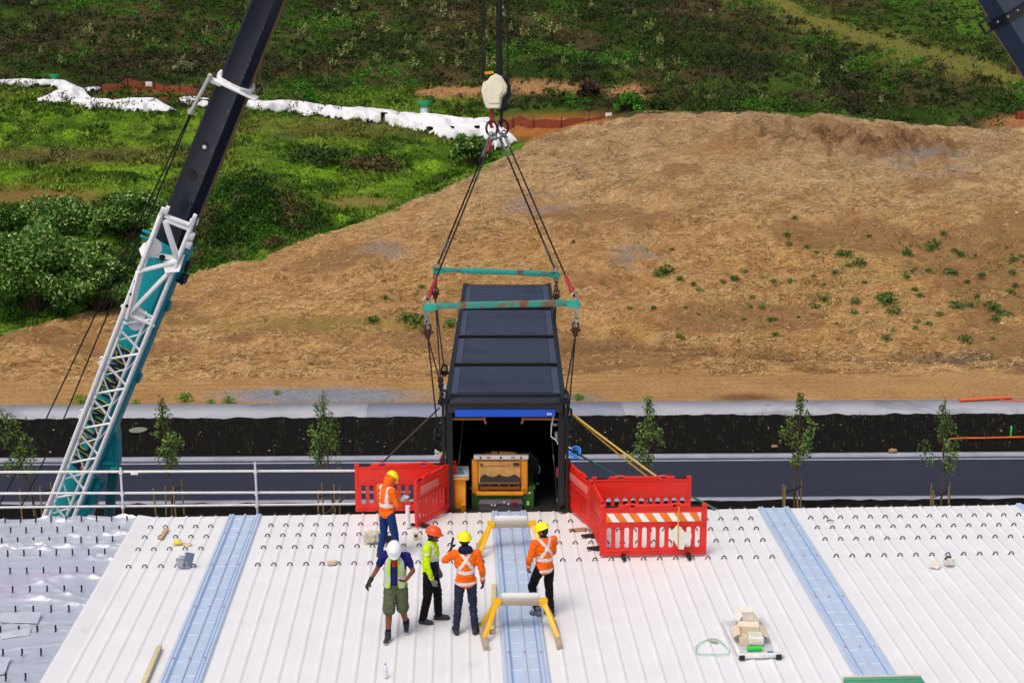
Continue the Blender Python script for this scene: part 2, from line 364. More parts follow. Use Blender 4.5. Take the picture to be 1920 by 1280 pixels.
# ================================================================== WAREHOUSE
YE = 30.12
ROWS = [29.44, 28.86, 28.20, 27.30]
RIBS = [.755+.3045*k for k in range(0, 110)] + [.755-.2985*k for k in range(1, 25)]
SKY = [(-4.64, -4.0), (.72, 1.41), (6.22, 6.85), (11.62, 12.25)]
XL = -6.47
m_roof = M('white_roof_steel', 'E2E2E3', rough=.42, var=.045, scale=1.6, alt='D6D5D6', altw=.30, alts=1.1, spec=.4)
m_clip = M('clip_black', '121214', rough=.8)
m_sky = M('blue_translucent_sheet', 'B6C7DD', rough=.3, var=.05, scale=1.5, spec=.6)
m_skyl = M('blue_sheet_rib', 'D0DEF0', rough=.25, var=.04, spec=.6)
m_foil = M('silver_foil', 'D8DCE6', rough=.30, metal=.5, var=.06, scale=.8, alt='E2D8EA', altw=.40, alts=.3)
m_wall = M('wall_cladding', '8F939A', rough=.6, var=.06)
wh = thing('warehouse', 'large low warehouse with a white ribbed metal roof and pale blue skylight strips', 'building', (3, 15, GZ))
def in_sky(x): return any(a-.06 < x < b+.06 for a, b in SKY)
prof = [(XL-.035, 0), (XL-.02, .05), (XL+.02, .05)]
for x in sorted(RIBS):
    if x < XL+.1 or x > 36: continue
    if in_sky(x): prof += [(x, 0.)]; continue
    prof += [(x-.05, 0), (x-.014, .02), (x+.014, .02), (x+.05, 0)]
prof += [(36.3, 0)]
ys = [YE, 20, 8, -12]; V = []; F = []
for y in ys: V += [(x, y, z) for x, z in prof]
n = len(prof)
for j in range(len(ys)-1): F += [(j*n+i, j*n+i+1, (j+1)*n+i+1, (j+1)*n+i) for i in range(n-1)]
b = MB(); b.add(V, F); b.box((14.9, YE-.03, -.13), (42.7, .06, .25)); b.build('roof_cladding', m_roof, wh, smooth=0)
b = MB(); b.box((3, YE-.11, (GZ-.3)/2), (66, .1, -GZ-.3)); b.box((-30, 9, (GZ-.3)/2), (.1, 42, -GZ-.3)); b.box((36.2, 9, (GZ-.3)/2), (.1, 42, -GZ-.3)); b.build('wall', m_wall, wh, smooth=0)
for (a, c) in SKY:
    w_ = c-a; b = MB(); pr = []
    for t in (.03, .12, .5, .88, .97): pr += [(a+w_*t-.034, .012), (a+w_*t-.014, .042), (a+w_*t+.014, .042), (a+w_*t+.034, .012)]
    pr = [(a-.03, .004)]+pr+[(c+.03, .004)]; nn = len(pr)
    b.add([(x, y, z) for y in (YE+.015, 0, -11) for x, z in pr], [(j*nn+i, j*nn+i+1, (j+1)*nn+i+1, (j+1)*nn+i) for j in range(2) for i in range(nn-1)])
    y = 29.9; k = 0
    while y > 14:
        for t in (.31, .69): b.box((a+w_*t, y, .0145), (w_*.22, .022, .006), mi=1)
        y -= .52
    for y in (29.0, 27.3, 25.3, 23.2):
        for t in (.12, .5, .88): b.cyl((a+w_*t, y, .05), (a+w_*t, y, .066), .016, n=6, mi=2)
    for t in (.185, .815): b.box((a+w_*t, 9.6, .0145), (.022, 40.8, .006), mi=3)
    b.build('skylight', [m_sky, m_skyl, M('screw_cap', 'C98AA6', rough=.5), M('blue_sheet_edge', '7E9FCB', rough=.35, var=.08)], wh, smooth=0)
# foil underlay over the unfinished bay
fx = np.linspace(-24, XL-.03, 400); fy = np.linspace(14, YE+.03, 420); FX, FY = np.meshgrid(fx, fy); X = FX.ravel(); Y = FY.ravel()
wx = X+1.2*fbm(X*.5, Y*.5, 2, 5); wy = Y+1.0*fbm(X*.5, Y*.5, 2, 6)
wr = np.abs(fbm(wx*.45-wy*.35, wy*2.3+wx*.25, 3, 71)-.5); wr2 = np.abs(fbm(wx*1.1+wy*.4, wy*3.4-wx*.6, 3, 75)-.5)
keep = .15+.85*sstep(.38, .62, fbm(X*.22, Y*.3, 2, 77)); prow = np.zeros_like(Y)
for r in ROWS+[26.4, 25.4, 24.3, 23.2, 22.1, 21.0]: prow = np.maximum(prow, np.exp(-((Y-r)/.10)**2))
Z = -.03+.02*prow + keep*(.10*np.exp(-wr*30)+.05*np.exp(-wr2*30))*(1-.8*prow) + .02*fbm(X*1.2, Y*1.6, 3, 79)
i = np.arange(399*419); i = i//399*400+i % 399
np_obj('foil_underlay', np.stack([X-3, Y-15, Z-GZ], 1), np.stack([i, i+1, i+401, i+400], 1), m_foil, parent=wh, smooth=True)
for (p0, p1, p2, p3) in (((-2, 1148), (78, 1146), (70, 1162), (0, 1160)), ((0, 1186), (58, 1175), (55, 1184), (2, 1192)), ((-20, 1232), (20, 1230), (8, 1256), (-20, 1262))):
    b = MB(); q = [atZ(*p, .07) for p in (p0, p1, p2, p3)]; q[2].z -= .05; q[3].z -= .05; b.add(q+[v-Vector((0, 0, .006)) for v in q], [(0, 1, 2, 3), (7, 6, 5, 4), (0, 4, 5, 1), (1, 5, 6, 2), (2, 6, 7, 3), (3, 7, 4, 0)]); b.build('foil_flap', M('pale_foil', 'D6DAE2', rough=.33, metal=.4), wh, smooth=0)
# black arched clips on the ribs (nearest hundred as parts) and on the foil
def arch(b, x, y, s=1.):
    pts = [(x+.045*s*math.cos(t), y-.012*math.sin(t), .004+.066*s*math.sin(t)) for t in [math.pi*i/8 for i in range(9)]]
    b.tube(pts, .0112, 5)
b = MB(); arch(b, 0, 0); b.v = [v-Vector((0, 0, 0)) for v in b.v]
proto = b.build('roof_clip', m_clip, wh, local=True)
pos = []
for r in reversed(ROWS):
    xs = [x for x in RIBS if XL+.1 < x < 12.4 and not in_sky(x)]; xs.sort(key=lambda x: abs(x-2)); pos += [(x, r) for x in xs]
pos = [p for p in pos if not (p[0] < -5 and False)]
rest = MB()
for k, (x, y) in enumerate(pos):
    if k < 100:
        o = proto if k == 0 else proto.copy()
        if k: COL.objects.link(o); ROOT[o] = ROOT[wh]
        o.location = (x-3, y-15, -GZ)
    else: arch(rest, x, y)
for x in RIBS:
    if XL+.1 < x < 14 and not in_sky(x): arch(rest, x+.012, YE-.02)
tag(rest.build('roof_clip', m_clip, wh), kind='stuff')
fpx = [(974.5, 37), (994, 75), (1014, 13), (1037, 55), (1070, 72), (1105, 90), (1142, 110), (1180, 4), (1223, 22), (1269, 42)]
b = MB(); b.box((0, 0, .07), (.028, .03, .1), ch=.008); b.box((0, -.03, .02), (.02, .03, .03)); fcl = b.build('foil_clip', m_clip, wh, local=True); first = True
for (py, c0) in fpx:
    p0 = atZ(c0/3.764, py, .05)
    for k in range(-1, 12):
        x = p0.x+.3045*k
        if x < XL-.12 and proj((x, p0.y, .05))[0] > -30:
            o = fcl if first else fcl.copy()
            if not first: COL.objects.link(o); ROOT[o] = ROOT[wh]
            first = False; o.location = (x-3, p0.y-15, -GZ)
# ================================================================== GUARDRAIL
m_galv = M('galvanised_tube', 'D4D2D0', rough=.35, metal=.35, var=.12, scale=5, alt='B9B4AE', altw=.35, alts=4)
YG = 30.36
def Q(px, py, y): return atY(px, py, y)
gr = thing('guardrail', 'white tubular scaffold guardrail with three rails along the roof edge', 'guardrail', (-10, YG, 0))
for (ya, yb) in ((884.6, 882.2), (924.6, 922.4), (951, 944.5)):
    a, c = Q(0, ya, YG), Q(665, yb, YG); d = c-a; b = MB(); b.cyl(a-d*.8, a+d*1.16, .026, n=10)
    b.build('rail', m_galv, gr)
for px in (-150, 228, 480):
    t, bt = Q(px-2, 866 if px > 300 else 876, YG-.045), Q(px+3, 975, YG-.045); b = MB(); b.cyl(Vector((t.x, YG-.055, t.z)), Vector((bt.x+.01, YG-.055, -.4)), .024, n=10)
    for (ya, yb) in ((884.6, 882.2), (924.6, 922.4), (951, 944.5)):
        z = Q(px, ya+(yb-ya)*px/665, YG).z; b.box((t.x, YG-.04, z), (.07, .09, .08), ch=.012)
    b.build('post', m_galv, gr)
a = Q(252, 886.5, YG-.03); b = MB(); b.box((a.x, YG-.036, a.z), (.15, .012, .07), ch=.004); b.build('tag_plate', M('white_plate', 'E4E2DC', rough=.5), gr)
# ================================================================== CONTAINER
m_cblk = M('black_container_paint', '0E0F12', rough=.42, var=.2, scale=3, spec=.5)
m_croof = M('container_roof_steel', '42465C', rough=.36, metal=.3, var=.12, scale=.6, alt='383C52', altw=.4, alts=.8)
m_cedge = M('container_roof_edge', '4A4D62', rough=.4, metal=.3, var=.1, scale=2.)
m_blue = M('blue_panel', '0A4FC8', rough=.35, var=.05)
m_org = M('orange_arm', 'A9702E', rough=.5, var=.2, scale=9)
fl, fr_ = P(834, 749, 31.2), P(1061, 749, 31.2)
cang = math.atan2(fr_.y-fl.y, fr_.x-fl.x); CT = (fl.z+fr_.z)/2; CH = 2.62; CB = CT-CH; CL = 12.15; CW = 2.44
cc = (fl+fr_)/2; ct = thing('shipping_container', 'long black open-ended container hung from two spreader bars above the roof edge', 'container', (cc.x, cc.y, CB), cang)
def LP(px, py, y):
    """photo pixel -> container-local point at local depth y"""
    r = ROOT[ct].inverted().to_3x3() @ ray(px, py); c0 = ROOT[ct].inverted() @ CAM; return c0 + r*((y-c0.y)/r.y)
hw = CW/2
def cpart(b, name, m, **k): return b.build(name, m, ct, local=True, **k)
bounds = [.34, 2.75, 5.5, 8.7, CL-.16]
for k in range(4):
    y0, y1 = bounds[k]+.13, bounds[k+1]-.13; b = MB(); nr = 15; st = (y1-y0)/nr; pr = []
    for j in range(nr):
        y = y0+j*st; pr += [(y, 0), (y+st*.3, 0), (y+st*.36, .075), (y+st*.94, .075)]
    pr.append((y1, 0)); x0, x1 = -hw+.25, hw-.25; z0 = CH-.045
    vs = [(x, y, z0+z) for y, z in pr for x in (x0, x1)]; b.add(vs, [(2*i, 2*i+1, 2*i+3, 2*i+2) for i in range(len(pr)-1)])
    b.box((-hw+.17, (y0+y1)/2, CH+.008), (.15, y1-y0, .04), mi=1, ch=.01); b.box((hw-.17, (y0+y1)/2, CH+.008), (.15, y1-y0, .04), mi=1, ch=.01)
    cpart(b, 'roof_panel', [m_croof, m_cedge], smooth=0)
b = MB()
for y in bounds[1:-1]: b.box((0, y, CH-.005), (CW-.12, .24, .03), ch=.008); b.box((0, y+.1, CH+.035), (CW-.1, .05, .07), ch=.008)
b.box((-hw+.05, CL/2, CH-.01), (.1, CL, .12)); b.box((hw-.05, CL/2, CH-.01), (.1, CL, .12)); b.box((0, CL-.1, CH-.008), (CW-.2, .16, .03))
b.box((-hw+.06, CL/2, .06), (.12, CL, .14)); b.box((hw-.06, CL/2, .06), (.12, CL, .14)); b.box((0, CL/2, CH-.07), (CW-.21, CL-.3, .04))
cpart(b, 'frame_rail', m_cblk, bev=.006, smooth=0)
for s in (-1, 1):
    b = MB(); pr = []; nr = 44; st = (CL-.4)/nr
    for j in range(nr):
        y = .2+j*st; pr += [(y, 0), (y+st*.3, 0), (y+st*.5, .04), (y+st*.8, .04)]
    pr.append((CL-.2, 0)); xo = hw-.05
    b.add([(s*(xo-o), y, z) for y, o in pr for z in (.13, CH-.07)], [(2*i, 2*i+1, 2*i+3, 2*i+2) for i in range(len(pr)-1)])
    b.add([(s*(xo-.05), y, z) for y in (.2, CL-.2) for z in (.13, CH-.07)], [(0, 1, 3, 2)])
    cpart(b, 'side_wall', m_cblk, smooth=0)
    for (yy, nm) in ((.07, 'corner_post'), (CL-.07, 'corner_post')):
        b = MB(); b.box((s*(hw-.075), yy, CH/2), (.15, .14, CH-.3), ch=.01)
        for z in (.08, CH-.06): b.box((s*(hw-.09), yy+.02, z), (.18, .18, .16), ch=.02)
        cpart(b, nm, m_cblk)
b = MB(); b.box((0, CL-.06, CH/2), (CW-.3, .05, CH-.3)); cpart(b, 'rear_wall', m_cblk, smooth=0)
b = MB(); b.box((0, CL/2, .1), (CW-.28, CL-.2, .08)); cpart(b, 'floor', M('container_floor', '1E1D1C', rough=.8, var=.3), smooth=0)
b = MB(); b.box((0, .1, CH-.02), (CW-.2, .5, .05), ch=.012); b.box((0, -.02, CH-.16), (CW-.12, .09, .2), ch=.012); b.box((0, .27, CH+.03), (CW-.14, .06, .07), ch=.01)
for x in (-.62, -.2, .15, .6): b.cyl((x, -.068, CH-.16), (x, -.09, CH-.16), .025, n=8)
cpart(b, 'header', M('container_header', '25272C', rough=.4, var=.2, scale=4))
p0, p1 = LP(853, 767.5, -.075), LP(1041, 780.5, -.075); b = MB(); b.box(((p0.x+p1.x)/2, -.075, (p0.z+p1.z)/2), (p1.x-p0.x, .05, p0.z-p1.z), ch=.006); pn = cpart(b, 'blue_panel', m_blue)
b = MB(); q = LP(1030, 776, -.105); b.box((q.x, -.104, q.z), (.09, .01, .035)); b.box((q.x, -.11, q.z), (.06, .006, .012), mi=1); b.build('label_plate', [M('white_plate', 'E4E2DC', rough=.5), M('grey_print', '6A6E78')], pn, local=True)
for (xa, xb, xe) in ((846, 908, 911), (1048, 981, 978)):
    a, c = LP(xa, 785, .12), LP(xb, 784.5, .12); b = MB(); b.cyl(a, c, .03, n=8); e = LP(xe, 794, .12); b.cyl(c, e, .024, n=8); b.sph(c, .04, n=8, m=6); cpart(b, 'lock_arm', m_org)
b = MB(); b.tube([LP(1038, 776, -.05), LP(1034, 800, .02), LP(1033, 818, .05), LP(1044, 826, .05), LP(1046, 832, .05)], .013, 6); cpart(b, 'air_hose', M('pale_hose', 'C9CCD0', rough=.5))
b = MB(); b.box(LP(1043, 816, .2), (.06, .1, .16), ch=.01); b.box(LP(1041, 795, .2), (.09, .1, .05), ch=.01); cpart(b, 'junction_box', M('grey_box', 'A9A5A3', rough=.5))
b = MB(); q = LP(1045, 885, .1); b.box((q.x-.005, .1, q.z), (.03, .06, .2)); cpart(b, 'red_reflector', M('red_plastic', 'B5202A', rough=.4))
for s, n_ in ((-1, 1), (1, 1)):     # lashing posts outside the front corners
    b = MB(); x = s*(hw+.035)
    b.bar((x, -.03, .05), (x, -.03, CH+.02), .055, ch=.008)
    for z in (.55, 1.35, 1.7, 2.2): b.box((x+s*.02, -.03, z), (.1, .1, .05), ch=.01)
    b.bar((x, -.03, CH-.6), (x+s*.11, -.03, CH-.6), .03); cpart(b, 'lashing_post', m_cblk)
b = MB(); q = LP(838, 722, .9); b.box((-hw-.02, .85, CH-.18), (.1, .5, .42), ch=.012); cpart(b, 'vent_hood', M('pale_steel', 'A8A8A4', rough=.5, var=.15))
lugs = {}
# ------------------------------------------------------------------ compactor in the container mouth
m_yel = M('yellow_orange_paint', 'EE9C14', rough=.42, var=.14, scale=6, alt='C07414', altw=.3, alts=9)
m_grn = M('green_paint', '2F6B1E', rough=.5, var=.2, scale=3)
m_dust = M('dusty_flap', 'CC9C58', rough=.7, var=.2, scale=8, alt='AE8450', altw=.4, alts=5)
m_soot = M('soot', '38322E', rough=.8, var=.4, scale=10)
m_whb = M('white_bar', 'E6E4E0', rough=.4, var=.06)
m_gst = M('grey_steel', '77757D', rough=.4, metal=.5, var=.15, scale=4)
cp0 = ROOT[ct] @ Vector((0, .7, .14)); cm = thing('waste_compactor', 'green and yellow waste compactor with a dusty flap inside the black container', 'compactor', cp0, cang)
def mpart(b, name, m, parent=None, **k):
    M_ = ROOT[ct]; b.v = [M_ @ v for v in b.v]; return b.build(name, m, parent or cm, **k)
def slab(b, x0, y0, x1, y1, d, th, mi=0, ch=.01):
    a, c = LP(x0, y0, d), LP(x1, y1, d); b.box(((a.x+c.x)/2, d+th/2, (a.z+c.z)/2), (abs(c.x-a.x), th, abs(a.z-c.z)), mi=mi, ch=ch)
b = MB(); slab(b, 884, 914, 1001, 962, .55, 1.5); slab(b, 880, 913, 1004, 917, .53, .25); mpart(b, 'body', m_grn)
b = MB(); slab(b, 884, 861, 990, 926, .5, .12, ch=.04); slab(b, 890, 872, 984, 926, .6, .8, ch=.02); slab(b, 892, 922, 982, 929, .44, .2, ch=.02); slab(b, 885, 862, 896, 917, .475, .05); slab(b, 977, 862, 989, 917, .475, .05)
for yy in range(5):
    for xx in (887, 893.5, 980, 986):
        q = LP(xx, 871+yy*11, .47); b.cyl(q, q+Vector((0, -.02, 0)), .014, n=6)
hop = mpart(b, 'hopper', m_yel)
b = MB(); P0 = LP(898, 865, .44); P1 = LP(975, 905, .44)
b.box(((P0.x+P1.x)/2, .45, (P0.z+P1.z)/2), (P1.x-P0.x, .06, P0.z-P1.z), ch=.03)
b.bar(LP(905, 870.5, .405), LP(958, 870.5, .405), .03, ch=.008); b.box(LP(968, 870, .41), (.13, .04, .06), mi=1, ch=.01); b.box(LP(903, 871, .41), (.05, .03, .05), mi=1, ch=.01)
x0 = 899; pts = [(900, 904), (900, 897), (905, 890), (910, 889), (916, 893), (924, 894), (931, 892), (936, 889), (942, 892), (952, 894), (960, 891), (965, 889), (971, 893), (976, 897), (976, 904)]
qq = [LP(x, y, .405) for x, y in pts]; b.add([q for q in qq]+[q+Vector((0, .03, 0)) for q in qq], [tuple(range(len(qq)))]+[(i, (i+1) % len(qq), len(qq)+(i+1) % len(qq), len(qq)+i) for i in range(len(qq))], mi=1)
mpart(b, 'flap', [m_dust, m_soot], hop)
b = MB(); slab(b, 897, 904, 977, 919, .47, .02, mi=1, ch=0)
for x in (903, 918, 936, 954, 972): slab(b, x-1.2, 904, x+1.2, 918, .43, .04)
slab(b, 900, 913, 975, 917.5, .43, .04); slab(b, 900, 905, 975, 907, .42, .04)
mpart(b, 'hinge_rack', [M('rusty_steel', '8A4A18', rough=.7, var=.4, scale=14), m_soot], hop)
b = MB(); slab(b, 888, 854, 991, 861, .42, .12)
for x in (901, 939, 977): q = LP(x, 857.5, .42); b.cyl(q, q+Vector((0, -.012, 0)), .022, n=8, mi=1)
for x in (916, 962): slab(b, x-4, 856.5, x+4, 858.5, .41, .01, mi=2, ch=0)
mpart(b, 'light_bar', [m_whb, m_clip, M('red_plastic', 'B5202A')])
b = MB(); b.cyl(LP(936, 849.5, .9), LP(964, 850.5, .9), .045, n=8); b.box(LP(927, 850, .9), (.14, .12, .09), ch=.02); b.box(LP(915, 849.5, .9), (.1, .1, .05), ch=.01, mi=1); b.cyl(LP(964, 850, .9), LP(971, 853, .9), .03, n=6); mpart(b, 'ram', [m_yel, M('rusty_steel', '8A4A18', rough=.7)])
b = MB(); pts = [(873, 876), (885, 852), (897, 846), (995, 846), (1010, 862), (1010, 905), (1000, 916), (880, 916)]; qq = [LP(x, y, 1.75) for x, y in pts]; b.add(qq+[q+Vector((0, 1.6, 0)) for q in qq], [tuple(range(8))]+[(i, (i+1) % 8, 8+(i+1) % 8, 8+i) for i in range(8)]); mpart(b, 'drum_housing', M('dark_steel', '141518', rough=.4), bev=.01)
b = MB(); b.tube([LP(1009.5, 871, 1.6), LP(1012.5, 876, 1.6), LP(1012.5, 882, 1.6), LP(1010, 887, 1.6)], .012, 6); b.box(LP(1008, 906, 1.6), (.07, .03, .035), ch=.01); mpart(b, 'white_fitting', m_whb)
b = MB(); slab(b, 898, 938.5, 979, 960, .36, .18, ch=.012); slab(b, 896, 943.5, 981, 945, .33, .06, ch=.004); mpart(b, 'steel_skirt', m_gst)
b = MB(); slab(b, 958.5, 940, 970, 943.5, .3, .05, ch=.008); slab(b, 963, 943, 965.5, 947, .3, .03, ch=.005); mpart(b, 'red_handle', M('red_plastic', 'B5202A'))
b = MB()
for (x, y) in ((922, 946.5), (928, 947), (953, 945), (945, 941.5)): slab(b, x-1.6, y-1.4, x+1.6, y+1.4, .325, .02, ch=.003)
mpart(b, 'sticker', m_whb)
b = MB()
for (x, y) in ((987, 924), (993, 924), (990, 941.5), (990, 945.5)): slab(b, x-2.3, y-1.6, x+2.3, y+1.6, .53, .015, ch=.003)
mpart(b, 'sticker', m_whb)
c0 = ROOT[ct] @ LP(864, 960, .25); cb = thing('control_cabinet', 'narrow yellow control cabinet with a grey top beside the compactor', 'cabinet', c0, cang)
def kpart(b, name, m, **k): b.v = [ROOT[ct] @ v for v in b.v]; return b.build(name, m, cb, **k)
b = MB(); slab(b, 850, 899, 873.5, 961, .2, .35); kpart(b, 'body', m_yel); b = MB(); slab(b, 848, 892, 879, 900, .12, .5); kpart(b, 'console', m_yel)
b = MB(); a = LP(848.5, 891.5, .12); c = LP(878.5, 880, .5)
b.add([(a.x, .12, a.z), (c.x, .12, a.z), (c.x, .62, a.z+.05), (a.x, .62, a.z+.05), (a.x, .12, a.z-.04), (c.x, .12, a.z-.04), (c.x, .62, a.z-.04), (a.x, .62, a.z-.04)], [(0, 1, 2, 3), (4, 7, 6, 5), (0, 4, 5, 1), (1, 5, 6, 2), (2, 6, 7, 3), (3, 7, 4, 0)])
for k, yy in enumerate((.2, .3, .42)): b.box((a.x+.16, yy, a.z+.012+(yy-.12)*.1), (.18-.05*k, .03, .012), mi=1)
kpart(b, 'top_panel', [M('grey_lid', 'B4BCC8', rough=.4), M('blue_grey_print', '4A5A70')], smooth=0)
b = MB(); slab(b, 865, 944, 873, 950, .16, .05, ch=.02); kpart(b, 'latch', m_yel)
# ================================================================== PLASTIC BARRIERS
m_red = M('red_plastic_barrier', 'DE281A', rough=.42, var=.09, scale=2.5, alt='CE2418', altw=.4, alts=1.5)
m_fade = M('faded_red_strip', 'DD7068', rough=.5, var=.12, scale=3)
m_rub = M('black_rubber', '17171A', rough=.7, var=.3)
m_strO = M('orange_reflective', 'F07A10', rough=.3); m_strW = M('white_reflective', 'F0EEEA', rough=.3)
def barrier(a, c, label, strip=None, hgt=1.03, feet=(.22, .80), fside=-1, slots=11, arcs=True, footlen=.34):
    a = Vector((a.x, a.y, 0)); c = Vector((c.x, c.y, 0)); L = (c-a).length; ang = math.atan2(c.y-a.y, c.x-a.x)
    o = thing('safety_barrier', label, 'barrier', a+Vector((0, 0, .045)), ang, group='red plastic barriers round the lifting area')
    th = .055; b = MB(); H_ = hgt-.045
    zt = H_*.57; zb = H_*.13; mx = .09
    b.box((L/2, 0, zb/2), (L, th, zb), ch=.012); b.box((mx/2, 0, (zb+zt)/2), (mx, th, zt-zb)); b.box((L-mx/2, 0, (zb+zt)/2), (mx, th, zt-zb))
    cw = (L-2*mx)/slots; r = min(.046, cw*.30)
    for k in range(slots):
        x0 = mx+k*cw; x1 = x0+cw; xm = (x0+x1)/2; z0, z1 = zb+.01, zt-.01
        inn = [(xm+r*math.cos(t), z1-r+r*math.sin(t)) for t in [math.pi*i/6 for i in range(7)]] + [(xm-r*math.cos(t), z0+r-r*math.sin(t)) for t in [math.pi*i/6 for i in range(7)]]
        out = [(x1, z1-r), (x1, zt), ((x1+xm)/2+.0, zt), (xm, zt), ((x0+xm)/2, zt), (x0, zt), (x0, z1-r), (x0, z0+r), (x0, zb), ((x0+xm)/2, zb), (xm, zb), ((x1+xm)/2, zb), (x1, zb), (x1, z0+r)]
        n = 14; vs = [(x, -th/2+.008, z) for x, z in out]+[(x, -th/2+.008, z) for x, z in inn]+[(x, th/2-.008, z) for x, z in out]+[(x, th/2-.008, z) for x, z in inn]
        fs = []
        for i in range(n):
            j = (i+1) % n; fs += [(i, j, n+j, n+i), (2*n+i, 3*n+i, 3*n+j, 2*n+j), (n+i, n+j, 3*n+j, 3*n+i)]
        b.add(vs, fs)
    b.box((L/2, 0, (zt+H_*.945)/2), (L, th, H_*.945-zt), ch=.012)                   # board
    for yy in (-1, 1):                                                     # raised frame round the board
        y = yy*(th/2+.006); b.box((L/2, y, zt+.012), (L-.06, .014, .025), ch=.005); b.box((L/2, y, H_*.93), (L-.06, .014, .025), ch=.005)
        b.box((.05, y, (zt+H_*.93)/2), (.025, .014, H_*.93-zt-.03), ch=.005); b.box((L-.05, y, (zt+H_*.93)/2), (.025, .014, H_*.93-zt-.03), ch=.005)
        b.box((L/2, y, zb*.75), (L-.1, .012, .02), ch=.005)
    b.box((L*.5, 0, H_*.975), (L*.36, th*1.1, H_*.06), ch=.012)                 # top edge, stepped
    for x0, x1 in ((0, .05), (.17, .26), (.74, .83), (.95, 1.)): b.box((L*(x0+x1)/2, 0, H_*.975), (L*(x1-x0), th*1.05, H_*.06), ch=.012)
    b.build('panel', m_red, o, local=True, smooth=30)
    for x in (.285, .715):
        b = MB(); pts = [(L*x+.14*math.cos(t), 0, H_*.955+.055*math.sin(t)) for t in [math.pi*i/8 for i in range(9)]]; b.tube(pts, .021, 6); b.build('carry_handle', m_red, o, local=True)
    for x in (.1, .9): b = MB(); b.box((L*x, 0, H_*.962), (L*.11, .03, .035), ch=.008); b.build('connector', m_rub, o, local=True)
    for x in feet:
        b = MB(); b.prism([(-.0, -.045), (.10, -.045), (.3, .0), (.3, .03), (.06, .05), (0, .05)], (L*x-.035, -fside*.03, 0), (0, fside, 0), (0, 0, 1), (.07, 0, 0)); b.box((L*x, -fside*.1, -.02), (.07, .26, .045), ch=.01)
        b.build('foot', m_rub, o, local=True, bev=.008)
    if strip:
        b = MB(); z0, z1 = (H_*.675, H_*.845); y = fside*(th/2+.014); x0, x1 = .12, L-.12
        if strip == 'stripes':
            b.box(((x0+x1)/2, y, (z0+z1)/2), (x1-x0, .006, z1-z0), mi=1); n = 6; per = (x1-x0)/6.25; h = z1-z0
            for k in range(-1, 7):
                p = [(x0+per*k+per*.5-.02, z1), (x0+per*k+per*.98, z1), (x0+per*k+per*1.4, z0), (x0+per*k+per*.94-.02, z0)]
                p = [(min(max(x, x0), x1), z) for x, z in p]
                if abs(p[0][0]-p[1][0])+abs(p[2][0]-p[3][0]) < .01: continue
                yy = y+fside*.0055; b.add([(x, yy, z) for x, z in p]+[(x, yy-fside*.004, z) for x, z in p], [(0, 1, 2, 3), (0, 4, 5, 1), (1, 5, 6, 2), (2, 6, 7, 3), (3, 7, 4, 0)], mi=0)
            b.build('reflective_strip', [m_strO, m_strW], o, local=True, smooth=0)
        else:
            b.box((L*.62 if strip == 'b' else L*.3, y, (z0+z1)/2), (L*.68 if strip == 'b' else L*.45, .006, (z1-z0)*.95), ch=.002); b.build('faded_strip', m_fade, o, local=True)
    return o
barrier(atZ(1124, 1045.5), atZ(1323.5, 1042.5), 'red plastic barrier with an orange and white striped strip, nearest the camera', 'stripes', hgt=1.05, feet=(.22, .83))
barrier(atZ(1109, 986), atZ(1294, 984), 'red plastic barrier behind the striped one, yellow ropes passing over its top', None, hgt=1.03)
barrier(atZ(1057, 947.5), atZ(1107, 992), 'red plastic barrier with a faded pink strip touching the right container post', 'b', hgt=1.02, fside=-1, feet=(.3,))
barrier(atZ(1108, 993), atZ(1133, 1045), 'red plastic barrier seen almost edge-on, left end of the striped barrier', None, hgt=1.04, feet=(.3, .75), fside=-1, footlen=.5)
barrier(atZ(667, 962.5), atZ(846, 959), 'red plastic barrier behind the man in the orange hood', None, hgt=1.06, feet=())
barrier(atZ(780, 993), atZ(855, 952), 'red plastic barrier set at an angle beside the yellow control cabinet', 'c', hgt=1.03, feet=(.12, .85), fside=-1)
# ================================================================== CRANES
m_teal = M('teal_paint', '14A0A8', rough=.36, var=.10, scale=1.2, alt='108E96', altw=.35, alts=.7)
m_tealD = M('dark_teal_paint', '0B5F66', rough=.4, var=.15, scale=2)
m_bblk = M('black_boom_paint', '141A29', rough=.32, var=.25, scale=1.5, spec=.55, alt='222A3E', altw=.3, alts=1.2, stretch=(3, 3, .5))
m_wht = M('white_paint', 'F6F6F6', rough=.42, var=.05, scale=4, alt='DAD6D2', altw=.22, alts=5)
m_dark = M('dark_steel', '1C1C20', rough=.5, var=.3)
m_rope = M('wire_rope', '1E1A18', rough=.6, metal=.3, var=.3, scale=60)
def axis_depth(x0, y0, d0, x1, y1, d1):
    return lambda y: 1/(1/d0+(1/d1-1/d0)*(y0-y)/(y0-y1))
HY = 34.7
BX = lambda y: 504-.40*y
ytip = (504-935)/.40; rt = ray(935, ytip); dtip = HY/rt.y
AD = axis_depth(0, 1010, 43., 0, ytip, dtip)
def AP(y, dn=0., dx=0.): return P(BX(y)+dx, y, AD(y)-dn)
tip = P(935, ytip, dtip); foot = AP(1010); aA = (tip-foot).normalized()
vv = (AP(500)-CAM).normalized(); nA = (-vv + aA*vv.dot(aA)).normalized(); wA = aA.cross(nA).normalized()
if wA.dot(CR) < 0: wA = -wA
foot0 = foot - aA*((foot.z-(GZ+2.6))/aA.z)
ca = thing('mobile_crane', 'crane with a teal and black boom and a white lattice jib folded along it', 'crane', (foot0.x, foot0.y, GZ))
SECT = [(-.5, -.12), (-.44, .17), (-.1, .30), (.16, .33), (.42, .2), (.5, -.1), (.44, -.42), (.2, -.55), (-.25, -.55), (-.46, -.4)]
